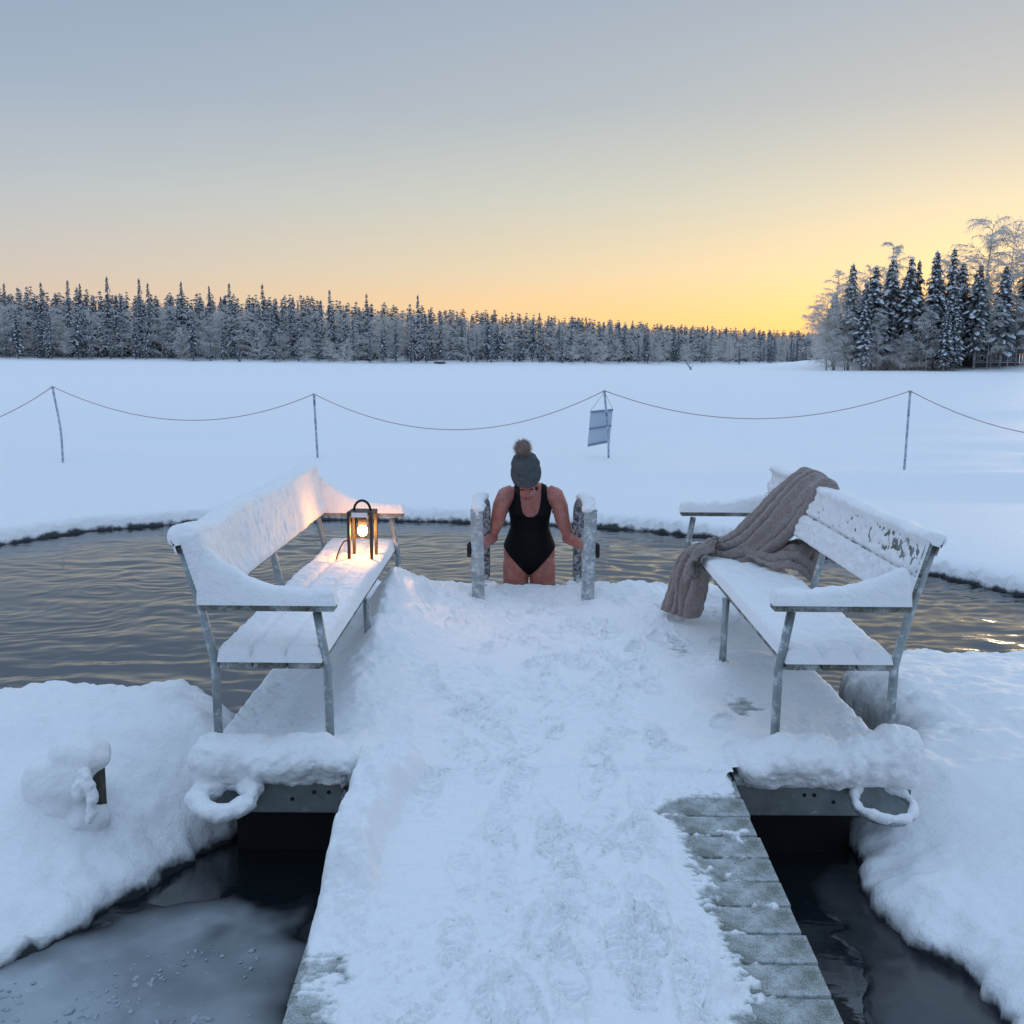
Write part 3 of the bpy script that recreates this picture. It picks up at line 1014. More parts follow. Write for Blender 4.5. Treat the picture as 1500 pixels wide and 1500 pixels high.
gt, gg, gm, gf = gn.new('ShaderNodeBsdfTransparent'), gn.new('ShaderNodeBsdfGlossy'), gn.new('ShaderNodeMixShader'), gn.new('ShaderNodeLayerWeight')
gf.inputs[0].default_value = .25
gg.inputs['Roughness'].default_value = .08
gll.new(gf.outputs['Fresnel'], gm.inputs[0])
gll.new(gt.outputs[0], gm.inputs[1])
gll.new(gg.outputs[0], gm.inputs[2])
gll.new(gm.outputs[0], gn['Material Output'].inputs[0])
gl = MB()
gl.tube([(0, 0, hh - .032), (0, 0, hh - .155), (0, 0, hh - .168), (0, 0, hh - .172)], [.046, .046, .036, .006], 24, False)
gl.build('glass_cylinder', M_GLASS, lan, True)
M_BULB = bpy.data.materials.new('glowing_bulb')
M_BULB.use_nodes = True
pe = M_BULB.node_tree.nodes['Principled BSDF']
pe.inputs['Emission Color'].default_value = (1, .41, .095, 1)
pe.inputs['Emission Strength'].default_value = 160
pe.inputs['Base Color'].default_value = (.9, .8, .6, 1)
MB().ball((0, 0, hh - .123), (.029, .029, .033), 18, 12).build('bulb', M_BULB, lan, True)
MB().tube([(-.06, .055, .12), (-.095, .05, .095), (-.125, .03, .085), (-.14, .0, .05), (-.15, -.03, .012), (-.16, -.06, -.05)], .005, 8).build('cord', new_mat('black_cord', (.01, .01, .01), .6), lan, True)
# ------------------------------------------------------------------ towel
def ribbon(ctrl, nu=90, nv=70, folds=5, amp=.032, seed=0):
    ctrl = np.array(ctrl, float)          # x y z  wx wy wz
    tt = np.linspace(0, len(ctrl) - 1, nu)
    def cr(k):
        i = np.clip(np.floor(tt).astype(int), 0, len(ctrl) - 2)
        f = tt - i
        p0, p1, p2, p3 = (ctrl[np.clip(i + q, 0, len(ctrl) - 1), k] for q in (-1, 0, 1, 2))
        return .5 * (2 * p1 + (p2 - p0) * f + (2 * p0 - 5 * p1 + 4 * p2 - p3) * f ** 2 + (3 * p1 - p0 - 3 * p2 + p3) * f ** 3)
    C = np.stack([cr(k) for k in range(3)], -1)
    Wd = np.stack([cr(k) for k in range(3, 6)], -1)
    Tn = np.gradient(C, axis=0)
    Nn = np.cross(Wd, Tn)
    Nn /= np.linalg.norm(Nn, axis=1, keepdims=True)
    Nn *= np.sign(Nn[int(nu * .45), 2] + 1e-6)
    v = np.linspace(-1, 1, nv)
    U, Vv = np.meshgrid(np.linspace(0, 1, nu), v, indexing='ij')
    vw = Vv + .22 * fbm(Vv * 1.3, U * 1.6, 0, 2, seed + 4)
    ph = vw * folds * math.pi + 1.6 * fbm(U * 2.5, Vv * .8, 0, 2, seed) + .7 * U * 3
    fold = np.abs(np.sin(ph * .5)) ** .8
    h = amp * (fold * 1.9 - .7) * (.70 + .6 * vnoise(U * 3.5, Vv * 2.6, 0, seed + 1))
    h = h + .0022 * np.sin(U * nu * 1.1 + 2 * fold) + .010 * fbm(U * 14, Vv * 5, 0, 3, seed + 2) + .008 * vnoise(U * 5, Vv * 3, 0, seed + 8)
    h = h - .03 * np.abs(Vv) ** 4
    sq = Vv - .055 * np.sin(ph)
    P_ = C[:, None, :] + Wd[:, None, :] * sq[..., None] + Nn[:, None, :] * h[..., None]
    P_ += (.02 * fbm(U * 3, Vv * 2, 0, 2, seed + 5))[..., None] * Wd[:, None, :] / np.linalg.norm(Wd, axis=1)[:, None, None]
    return P_.reshape(-1, 3), grid_faces(nu, nv).tolist()

M_TOWEL = new_mat('brown_grey_fleece', (.21, .17, .16), .95, .1)
N_, L_, P_t = nodes(M_TOWEL)
P_t.inputs['Sheen Weight'].default_value = .35
P_t.inputs['Sheen Roughness'].default_value = .5
t1 = noise_node(M_TOWEL, 70, 4, .6)
t2 = noise_node(M_TOWEL, 260, 3, .6)
rc = ramp_node(M_TOWEL, t1.outputs[0], [(.3, (.21, .17, .155)), (.7, (.33, .275, .255))])
L_.new(rc.outputs[0], P_t.inputs['Base Color'])
bump(M_TOWEL, [(t1.outputs[0], .6, .01), (t2.outputs[0], .5, .004)])
tw = MB()
tw.add(*ribbon([(1.86, 5.60, .62, .02, .20, .02), (1.80, 5.64, .86, .02, .27, .01), (1.70, 5.70, 1.02, 0, .27, 0), (1.60, 5.78, .90, -.03, .21, .03), (1.49, 5.88, .72, -.05, .17, .05),
                (1.38, 5.98, .58, -.05, .14, .05), (1.27, 6.07, .515, -.05, .13, .04), (1.17, 6.14, .492, -.05, .13, .03), (1.10, 6.18, .41, -.06, .13, 0), (1.075, 6.23, .24, -.07, .13, 0), (1.05, 6.28, .085, -.09, .12, 0)],
               160, 120, 4.8, .040, 4))
tw.add(*ribbon([(1.38, 5.98, .58, .02, .13, .04), (1.50, 5.80, .575, .05, .12, .05), (1.60, 5.68, .59, .07, .11, .06), (1.67, 5.63, .555, .07, .11, .05), (1.70, 5.62, .48, .05, .10, .02)], 60, 40, 2.5, .026, 14))
tw.add(*ribbon([(1.22, 6.02, .575, .03, .08, .03), (1.12, 5.98, .555, .04, .08, .02), (1.075, 5.98, .47, .05, .08, 0), (1.065, 6.0, .36, .05, .07, 0)], 50, 30, 2, .024, 24))
towel = tag(tw.build('towel', M_TOWEL, None, True), 'brown grey fleece towel draped over the bench back and seat', 'towel')
sm = towel.modifiers.new('thick', 'SOLIDIFY')
sm.thickness = .012
sm.offset = 0

# ------------------------------------------------------------------ swimming ladder
lad = tag(empty('swimming_ladder', (.15, 6.95, 0)), 'frosted metal swimming ladder with two tall handrails at the platform end', 'ladder')
lad_inv = Matrix.Translation((-.15, -6.95, 0))
for sx, x0, x1 in ((-1, -.222, -.186), (1, .512, .468)):
    M = Matrix.Translation((x0, 6.745, 0)) @ Matrix.Rotation(sx * .02, 4, 'Y')
    rail = MB().box((-.042, -.02, -.02), (.042, .02, .672), M, .004).build('handrail', M_GALVF, lad)
    rail.matrix_parent_inverse = lad_inv
    arc = [(x0 + (x1 - x0) * .5 * (1 - math.cos(a)), 6.985 - .175 * math.cos(a), .585 + .10 * math.sin(a)) for a in np.linspace(-.35, math.pi, 15)] + [(x1, 7.165, .45), (x1, 7.17, .30), (x1, 7.175, .12)]
    MB().tube(arc, [.036] * 15 + [.033, .032, .032], 16).build('foam_sleeve', M_FOAM, rail, True)
    lo2 = MB().tube([(x1, 7.16, .14), (x1, 7.18, -.2), (x1, 7.22, -1.2)], .022, 12).build('lower_rail', M_GALV, lad, True)
    lo2.matrix_parent_inverse = lad_inv
    br = MB().box((x1 - .035, 7.09, .03), (x1 + .035, 7.19, .10), None, .006).build('bracket', M_GALVF, lad)
    br.matrix_parent_inverse = lad_inv
    cp = MB()
    for q in range(16):
        a = math.radians(12 + 120 * q / 15)
        c = (x0 + (x1 - x0) * .5 * (1 - math.cos(a)) + sx * .012, 6.955 - .20 * math.cos(a), .622 + .105 * math.sin(a))
        j = RNG.uniform(.8, 1.15)
        cp.ball(c, (.045 * j, .04 * j, .026 * j), 8, 6)
    cp.ball((x0, 6.745, .672), (.052, .035, .022), 10, 6)
    cp.ball((x0, 6.79, .690), (.050, .045, .026), 10, 6)
    cp.remesh('snow_cover', M_CAP, rail, .007, 3, .006, 40, 2)
    # snow packed at the foot of the far rail
    cp = MB()
    for q in range(8):
        cp.ball((x1 + RNG.uniform(-.06, .06), 7.06 + RNG.uniform(-.06, .07), .03 + (q % 4) * .020), (.06 - .006 * (q % 4), .05, .03), 8, 6)
    so = cp.remesh('snow_clump', M_CAP, lad, .008, 4, .010, 24, 6)
    so.matrix_parent_inverse = lad_inv
for z in (-.25, -.50, -.74, -.98):
    st = MB().box((-.186, 7.17, z - .012), (.468, 7.27, z + .012), None, .005).build('step', M_GALV, lad)
    st.matrix_parent_inverse = lad_inv

# ------------------------------------------------------------------ person
PC = .13
per = tag(empty('person', (PC, 7.42, -.72)), 'person in black swimsuit and grey pompom hat standing on the ladder in water', 'person')
per_inv = Matrix.Translation((-PC, -7.42, .72))
body = MB()
def ringz(z, y, hw, hd, cx=0.0):
    return ((PC + cx, y, z), (hw, 0, 0), (0, hd, .25 * hd))
body.loft([ringz(.085, 7.435, .075, .055), ringz(.12, 7.43, .135, .085), ringz(.18, 7.425, .178, .11), ringz(.25, 7.42, .193, .123), ringz(.32, 7.405, .182, .118), ringz(.385, 7.385, .157, .105),
           ringz(.45, 7.36, .136, .097), ringz(.52, 7.33, .140, .103), ringz(.59, 7.29, .152, .112), ringz(.655, 7.25, .163, .105), ringz(.71, 7.22, .165, .085), ringz(.75, 7.205, .145, .066),
           ringz(.775, 7.195, .095, .055), ringz(.795, 7.175, .060, .052), ringz(.82, 7.13, .052, .052), ringz(.845, 7.08, .05, .05)], 28)
for sx in (-1, 1):
    body.ball((PC + sx * .072, 7.185, .615), (.062, .052, .064), 14, 10)       # bust
    body.ball((PC + sx * .085, 7.50, .19), (.095, .075, .10), 14, 10)          # seat
    hip = Vector((PC + sx * .100, 7.42, .15))
    body.loft([(hip + Vector((0, 0, .06)), (.085, 0, 0), (0, .10, 0)), (hip, (.096, 0, 0), (0, .108, 0)), ((PC + sx * .099, 7.40, .03), (.093, 0, 0), (0, .103, 0)), ((PC + sx * .094, 7.37, -.08), (.085, 0, 0), (0, .092, 0)),
               ((PC + sx * .088, 7.33, -.20), (.068, 0, 0), (0, .074, 0)), ((PC + sx * .085, 7.31, -.29), (.055, 0, 0), (0, .060, 0)), ((PC + sx * .083, 7.33, -.40), (.053, 0, 0), (0, .060, 0)),
               ((PC + sx * .082, 7.36, -.55), (.040, 0, 0), (0, .044, 0)), ((PC + sx * .082, 7.37, -.67), (.034, 0, 0), (0, .040, 0)), ((PC + sx * .082, 7.36, -.715), (.036, 0, 0), (0, .055, 0))], 18)
    body.loft([((PC + sx * .082, 7.40, -.705), (.03, 0, 0), (0, 0, .018)), ((PC + sx * .084, 7.30, -.705), (.042, 0, 0), (0, 0, .020)), ((PC + sx * .086, 7.22, -.715), (.044, 0, 0), (0, 0, .013)), ((PC + sx * .086, 7.17, -.718), (.03, 0, 0), (0, 0, .009))], 12)
    # arm: shoulder, elbow pushed out and back, forearm forward to the handrail
    hx = -.252 if sx < 0 else .548
    sh, el_, wr = Vector((PC + sx * .178, 7.20, .700)), Vector((PC + sx * .268, 7.21, .395)), Vector((hx - sx * .03, 6.905, .385))
    pts = [(Vector((PC + sx * .12, 7.20, .735)), .050), (sh, .063), (sh.lerp(el_, .25) + Vector((sx * .010, 0, 0)), .059), (sh.lerp(el_, .6), .052), (el_ + Vector((0, 0, .035)), .042), (el_, .041),
           (el_.lerp(wr, .2), .042), (el_.lerp(wr, .5), .037), (wr, .027), (wr + (wr - el_).normalized() * .03, .026)]
    body.tube([p for p, r in pts], [r for p, r in pts], 16)
    body.ball(el_ + Vector((0, .012, -.004)), .040, 12, 8)
    body.ball(sh + Vector((-sx * .006, 0, .008)), (.058, .056, .056), 12, 8)
# head, tipped forward so that the face looks down at the water
HC = Vector((PC - .032, 7.02, .816))
HR = Matrix.Rotation(math.radians(-4), 4, 'Y') @ Matrix.Rotation(math.radians(27), 4, 'X')
def hp(x, y, z):
    return HC + (HR @ Vector((x, y, z)))
def hball(c, r, nu=12, nv=8):
    body.ball(hp(*c), r, nu, nv, HR.to_3x3())
hball((0, .012, .02), (.074, .092, .095), 20, 14)
hball((0, -.022, -.045), (.058, .066, .072), 18, 12)
hball((0, -.072, -.100), (.024, .020, .020))
for sx in (-1, 1):
    hball((sx * .040, -.060, -.045), (.026, .022, .024))     # cheek
    hball((sx * .072, .012, -.025), (.010, .018, .028))      # ear
    hball((sx * .030, -.080, .012), (.022, .012, .008))      # brow
    hball((sx * .012, -.094, -.048), (.009, .010, .008))     # nostril
hball((0, -.096, -.040), (.011, .016, .013))
hball((0, -.088, -.018), (.008, .012, .028))
hball((0, -.082, -.068), (.022, .012, .006))                 # lips
hball((0, -.080, -.080), (.019, .012, .007))
bv, bf = remeshed(body.v, body.f, .0068, 5)
M_SKIN = new_mat('cold_reddened_skin', (.42, .19, .145), .55, .35)
N_, L_, P_s = nodes(M_SKIN)
P_s.inputs['Subsurface Weight'].default_value = .12
P_s.inputs['Subsurface Radius'].default_value = (.02, .008, .005)
s1 = noise_node(M_SKIN, 16, 6, .7)
rs = ramp_node(M_SKIN, s1.outputs[0], [(.32, (.40, .125, .10)), (.52, (.46, .185, .15)), (.68, (.52, .27, .23))])
s2 = noise_node(M_SKIN, 45, 4, .6)
bump(M_SKIN, [(s1.outputs[0], .25, .012), (s2.outputs[0], .2, .004)])
L_.new(rs.outputs[0], P_s.inputs['Base Color'])
bo = mesh_obj('body', bv, bf, M_SKIN, per, True)
bo.matrix_parent_inverse = per_inv

def clip_mesh(v, f, field):
    """part of the surface where field > 0, cut cleanly along field = 0"""
    tri = np.concatenate([f[:, [0, 1, 2]], f[:, [0, 2, 3]]])
    fv = field
    anyp = (fv[tri] > 0).any(1)
    tri = tri[anyp]
    out_v = [tuple(p) for p in v]
    cache, faces = {}, []
    def cut(i, j):
        k = (i, j) if i < j else (j, i)
        if k not in cache:
            s = fv[i] / (fv[i] - fv[j])
            cache[k] = len(out_v)
            out_v.append(tuple(v[i] * (1 - s) + v[j] * s))
        return cache[k]
    for t in tri.tolist():
        poly = []
        for q in range(3):
            i, j = t[q], t[(q + 1) % 3]
            if fv[i] > 0:
                poly.append(i)
            if (fv[i] > 0) != (fv[j] > 0):
                poly.append(cut(i, j))
        if len(poly) >= 3:
            faces.append(tuple(poly))
    used = sorted({i for fc in faces for i in fc})
    mp = {i: k for k, i in enumerate(used)}
    return np.array([out_v[i] for i in used]), [tuple(mp[i] for i in fc) for fc in faces]

dx = np.abs(bv[:, 0] - PC)
zz = bv[:, 2]
yy = bv[:, 1]
mid_y = np.interp(zz, [0, .23, .45, .59, .75, .9], [7.43, 7.42, 7.36, 7.29, 7.205, 7.12])
front = yy < mid_y
w_out = np.interp(zz, [.0, .38, .46, .585, .64, .69, .80], [.24, .215, .168, .164, .135, .120, .108])
neck = np.where(front, np.interp(dx, [0, .03, .055, .07, .078], [.545, .552, .585, .65, .80]), np.interp(dx, [0, .04, .065, .078], [.60, .62, .70, .80]))
leg = np.where(front, np.interp(dx, [0, .03, .08, .14, .20], [.095, .112, .165, .235, .315]), np.interp(dx, [0, .06, .14, .20], [.06, .12, .22, .315]))
fld = np.minimum(np.minimum(w_out - dx, neck - zz), np.minimum(zz - leg, .80 - zz))
fld = np.minimum(fld, 7.10 - yy + 10 * (yy > 7.11))
nrm = vert_normals(bv, bf)
sv, sf = clip_mesh(bv + nrm * .004, bf, fld)
M_SUIT = new_mat('black_swim_fabric', (.004, .0045, .006), .6, .15)
so = mesh_obj('swimsuit', sv, sf, M_SUIT, per, True)
so.matrix_parent_inverse = per_inv
sm2 = so.modifiers.new('thick', 'SOLIDIFY')
sm2.thickness = .004
sm2.offset = 0

M_KNIT = new_mat('grey_knit_wool', (.085, .095, .105), .95, .1)
kn = noise_node(M_KNIT, 30, 4, .6)
kn2 = noise_node(M_KNIT, 130, 2, .5, stretch=(1, 1, .4))
rk = ramp_node(M_KNIT, kn.outputs[0], [(.3, (.068, .078, .088)), (.7, (.105, .118, .130))])
M_KNIT.node_tree.links.new(rk.outputs[0], M_KNIT.node_tree.nodes['Principled BSDF'].inputs['Base Color'])
bump(M_KNIT, [(kn2.outputs[0], .7, .006)])
hat = MB()
def hring(z, rx, ry, oy=0.0, tilt=0.0):
    u = HR @ Vector((rx, 0, 0))
    vv = HR @ Vector((0, ry, tilt))
    return (hp(0, oy, z), u, vv)
hat.loft([hring(.045, .094, .113, .008), hring(.095, .099, .115, .012), hring(.140, .098, .110, .014), hring(.185, .088, .096, .012), hring(.214, .064, .068, .010), hring(.228, .030, .032, .010)], 32)
ho = hat.remesh('knit_hat', M_KNIT, per, .006, 4, .006, 24, 3)
ho.matrix_parent_inverse = per_inv
cuff = MB().loft([hring(.016, .088, .108, .006, -.006), hring(.022, .095, .115, .006, -.006), hring(.055, .104, .121, .009, 0), hring(.094, .106, .123, .010), hring(.106, .102, .119, .010), hring(.111, .093, .110, .01)], 32)
co_ = cuff.remesh('hat_cuff', M_KNIT, ho, .006, 3, .003, 30, 8)
pp = hp(-.012, .012, .278)
pm = MB()
pm.ball(pp, .046, 14, 10)
rg = random.Random(3)
for k in range(1500):
    d = Vector((rg.gauss(0, 1), rg.gauss(0, 1), rg.gauss(0, 1))).normalized()
    b_ = d.orthogonal().normalized() * .0016
    tip = pp + d * rg.uniform(.058, .078) + Vector((rg.gauss(0, .006), rg.gauss(0, .006), rg.gauss(0, .006) - .003))
    pm.add([pp + d * .035 + b_, pp + d * .035 - b_, tip], [(0, 1, 2)])
M_POM = new_mat('tan_fur', (.30, .225, .20), .9, .1)
po = pm.build('pompom', M_POM, ho, True)
M_HAIR = new_mat('dark_hair', (.05, .03, .02), .7)
hr = MB()
for sx in (-1, 1):
    hr.ball(hp(sx * .068, .03, -.045), (.014, .03, .045), 10, 8, HR.to_3x3())
hr.ball(hp(0, .075, -.04), (.06, .028, .05), 12, 8, HR.to_3x3())
hb = hr.remesh('hair', M_HAIR, per, .006, 2, .004, 60, 4)
hb.matrix_parent_inverse = per_inv
M_LIP = new_mat('cold_lips', (.30, .085, .075), .5)
lm_ = MB()
lm_.ball(hp(0, -.0915, -.0685), (.023, .007, .0055), 12, 8, HR.to_3x3())
lm_.ball(hp(0, -.0895, -.0795), (.020, .007, .006), 12, 8, HR.to_3x3())
mo_ = lm_.remesh('lips', M_LIP, per, .0025, 1)
mo_.matrix_parent_inverse = per_inv
for sx in (-1, 1):
    ey = MB().ball(hp(sx * .031, -.0855, .000), (.017, .006, .0045), 12, 8, HR.to_3x3()).build('eye_shade', new_mat('eye_shade_paint', (.07, .03, .025), .6), per, True)  # dark lid shape: shadow over the eyes painted into its colour
    ey.matrix_parent_inverse = per_inv
M_GLOVE = new_mat('black_neoprene', (.012, .012, .013), .7, .3)
for sx in (-1, 1):
    bx = -.222 if sx < 0 else .512                # handrail bar held in the hand: .092 wide, .04 deep
    g = MB()
    w = Vector((bx - sx * -.004, 6.865, .385))
    g.tube([(bx + sx * .030, 6.93, .385), (bx + sx * .040, 6.89, .387), (bx + sx * .052, 6.845, .39)], [.032, .034, .030], 14)          # cuff
    g.loft([((bx + sx * .050, 6.855, .39), (.018, 0, 0), (0, 0, .042)), ((bx + sx * .062, 6.80, .393), (.018, 0, 0), (0, 0, .046)), ((bx + sx * .066, 6.75, .393), (.014, 0, 0), (0, 0, .043))], 14)   # palm on the outer edge
    for q, (dz_, ln) in enumerate(((.036, .92), (.013, 1.0), (-.010, .95), (-.032, .8))):
        z = .392 + dz_
        g.tube([(bx + sx * .064, 6.765, z), (bx + sx * .069, 6.74, z), (bx + sx * .066, 6.722 + .006 * (1 - ln), z - .002), (bx + sx * .058, 6.712, z - .004), (bx + sx * .050, 6.710, z - .006)], [.0115, .0115, .011, .0095, .007], 10)
    g.tube([(bx + sx * .045, 6.84, .415), (bx + sx * .020, 6.80, .435), (bx + sx * -.010, 6.782, .440), (bx - sx * .028, 6.780, .436)], [.014, .0125, .0115, .009], 10)                   # thumb behind the bar
    go = g.remesh('glove', M_GLOVE, per, .0045, 2)
    go.matrix_parent_inverse = per_inv

# ------------------------------------------------------------------ barrier posts, rope and sign
M_POST = new_mat('blue_plastic', (.06, .13, .23), .5, .4)
N_, L_, P_p = nodes(M_POST)
pf = noise_node(M_POST, 14, 5, .7)
rp = ramp_node(M_POST, pf.outputs[0], [(.36, (.07, .16, .28)), (.60, (.50, .58, .66))])
L_.new(rp.outputs[0], P_p.inputs['Base Color'])
POSTS = [((-7.88, 17.87), (-7.97, 17.85, 1.07), .045), ((-3.43, 18.02), (-3.475, 18.0, .965), .0), ((1.635, 17.25), (1.535, 17.25, 1.08), .03), ((6.43, 16.72), (6.44, 16.70, 1.125), .0)]
plabels = ['bent blue plastic barrier post, leftmost of the row', 'straight blue barrier post behind the lantern bench', 'curved blue barrier post with the hanging sign', 'tall blue barrier post behind the towel bench']
XT = [(-12.4, 17.1, .95)] + [p[1] for p in POSTS] + [(11.2, 15.6, .9)]
for (b_, t_, bend), lb in zip(POSTS, plabels):
    base, topv = Vector((b_[0], b_[1], -.45)), Vector(t_)
    pts = []
    for k in range(13):
        s_k = k / 12
        q = base.lerp(topv, s_k)
        q.x += bend * math.sin(math.pi * min(1, s_k * 1.0)) ** 1.5
        pts.append(tuple(q))
    rt = empty('barrier_post', (b_[0], b_[1], -.13))
    tag(rt, lb, 'post', 'barrier posts round the swimming hole')
    iv = Matrix.Translation((-b_[0], -b_[1], .13))
    p_ = MB().tube(pts, [.019] * 12 + [.018], 10).build('pole', M_POST, rt, True)
    p_.matrix_parent_inverse = iv
    c_ = MB().tube([(t_[0], t_[1], t_[2] - .03), (t_[0], t_[1], t_[2] + .012)], .024, 10).build('cap', M_GALV, rt, True)
    c_.matrix_parent_inverse = iv
M_ROPE = new_mat('frosted_red_rope', (.46, .31, .33), .9)
rope = MB()
sags = (.78, .52, .64, .46, .60)
for k in range(5):
    a, b_ = Vector(XT[k]), Vector(XT[k + 1])
    pts = []
    for q in range(33):
        s_k = q / 32
        p = a.lerp(b_, s_k)
        p.z -= 4 * sags[k] * s_k * (1 - s_k) - .006
        pts.append(tuple(p))
    rope.tube(pts, .0075, 6)
tag(rope.build('barrier_rope', M_ROPE, None, True), 'thin red rope sagging between the blue posts', 'rope')
sg = tag(empty('sign', (1.50, 17.36, .4)), 'pale blue board hanging from the curved post, seen from behind', 'sign')
sgi = Matrix.Translation((-1.50, -17.36, -.4))
M_SIGN = new_mat('pale_blue_board', (.48, .56, .66), .5)
A, B, C_, D_ = Vector((1.315, 17.33, .742)), Vector((1.70, 17.45, .775)), Vector((1.655, 17.45, .20)), Vector((1.275, 17.33, .135))
nn = Vector((.28, -.95, 0)).normalized() * .008
sv_ = [A + nn, B + nn, C_ + nn, D_ + nn, A - nn, B - nn, C_ - nn, D_ - nn]
s_o = MB().add(sv_, [(0, 1, 2, 3), (7, 6, 5, 4), (0, 4, 5, 1), (1, 5, 6, 2), (2, 6, 7, 3), (3, 7, 4, 0)]).build('board', M_SIGN, sg)
s_o.matrix_parent_inverse = sgi
M_BAT = new_mat('grey_blue_batten', (.20, .28, .38), .6)
for f_ in (.035, .50, .955):
    a, b_ = A.lerp(D_, f_) + nn * 2.2, B.lerp(C_, f_) + nn * 2.2
    r_ = MB().tube([a, b_], .014, 6).build('batten', M_BAT, sg, True)
    r_.matrix_parent_inverse = sgi
for q in (A, B):
    r_ = MB().tube([q, Vector((1.535, 17.25, 1.06))], .004, 5).build('string', M_ROPE, sg, True)
    r_.matrix_parent_inverse = sgi

# ------------------------------------------------------------------ snow-capped mooring post with frozen rope
mp_ = tag(empty('mooring_post', (-1.66, 3.84, -.1)), 'snow capped stub of a mooring post with a frozen rope loop', 'mooring post')
mi = Matrix.Translation((1.66, -3.84, .1))
p_ = MB().tube([(-1.685, 3.895, -.30), (-1.672, 3.88, .075)], [.056, .050], 14).build('stub', wood_mat('dark_post_wood', (.10, .095, .07), (.04, .04, .03), (.5, .53, .55), .55, .75, (8, 8, 1)), mp_, True)
p_.matrix_parent_inverse = mi
lp_ = [(-1.66, 3.80, .07), (-1.645, 3.775, .055), (-1.63, 3.765, .02), (-1.622, 3.76, -.03), (-1.628, 3.755, -.08), (-1.64, 3.75, -.115)]
lq_ = [(-1.66, 3.80, .07), (-1.672, 3.775, .04), (-1.678, 3.765, .01), (-1.672, 3.76, -.02)]
r_ = MB().tube(lp_, .012, 8).build('rope', M_BENCHWOOD, mp_, True)
r_.matrix_parent_inverse = mi
sn = MB()
for L__ in (lp_, lq_):
    for a, b_ in zip(L__[:-1], L__[1:]):
        for q in range(3):
            c = Vector(a).lerp(Vector(b_), q / 3)
            sn.ball(c + Vector((0, -.006, .006)), RNG.uniform(.020, .027), 8, 6)
r_ = sn.remesh('rope_snow', M_CAP, mp_, .006, 3, .006, 40, 3)
r_.matrix_parent_inverse = mi
sn = MB()
sn.ball((-1.715, 3.89, .10), (.115, .105, .075), 16, 10)
sn.ball((-1.81, 3.86, .0), (.105, .11, .12), 16, 10)
sn.ball((-1.79, 3.84, -.09), (.09, .09, .09), 12, 8)
sn.ball((-1.65, 3.87, .10), (.060, .058, .050), 12, 8)
sn.ball((-1.735, 3.84, .02), (.075, .07, .11), 12, 8)
sn.ball((-1.70, 3.84, -.14), (.10, .08, .07), 12, 8)
r_ = sn.remesh('snow_cap', M_CAP, mp_, .010, 12, .022, 7, 5)
r_.matrix_parent_inverse = mi
# ------------------------------------------------------------------ trees
def tree_mats():
    bark = new_mat('frosted_bark', (.20, .185, .175), .9)
    n = noise_node(bark, 3, 5, .7)
    r = ramp_node(bark, n.outputs[0], [(.35, (.10, .09, .085)), (.65, (.42, .42, .43))])
    bark.node_tree.links.new(r.outputs[0], bark.node_tree.nodes['Principled BSDF'].inputs['Base Color'])
    nd = new_mat('spruce_needles', (.045, .055, .045), .8, .2)
    n = noise_node(nd, 1.3, 4, .7)
    r = ramp_node(nd, n.outputs[0], [(.35, (.052, .060, .062)), (.7, (.20, .215, .23))])
    nd.node_tree.links.new(r.outputs[0], nd.node_tree.nodes['Principled BSDF'].inputs['Base Color'])
    sn = new_mat('tree_snow', (.62, .65, .69), .8, .2)
    tw = new_mat('hoarfrost_twigs', (.56, .57, .59), .9, .1)
    N, L, P = nodes(tw)
    tr = N.new('ShaderNodeBsdfTranslucent')
    tr.inputs[0].default_value = (.92, .82, .68, 1)
    mx = N.new('ShaderNodeMixShader')
    mx.inputs[0].default_value = .36
    L.new(P.outputs[0], mx.inputs[1])
    L.new(tr.outputs[0], mx.inputs[2])
    L.new(mx.outputs[0], N['Material Output'].inputs[0])
    return bark, nd, sn, tw
M_BARK, M_NEEDLE, M_TSNOW, M_TWIG = tree_mats()

def tree_mesh(name, v, f, mat):
    me = bpy.data.meshes.new(name)
    me.from_pydata([tuple(p) for p in v], [], f)
    me.materials.append(mat)
    return me

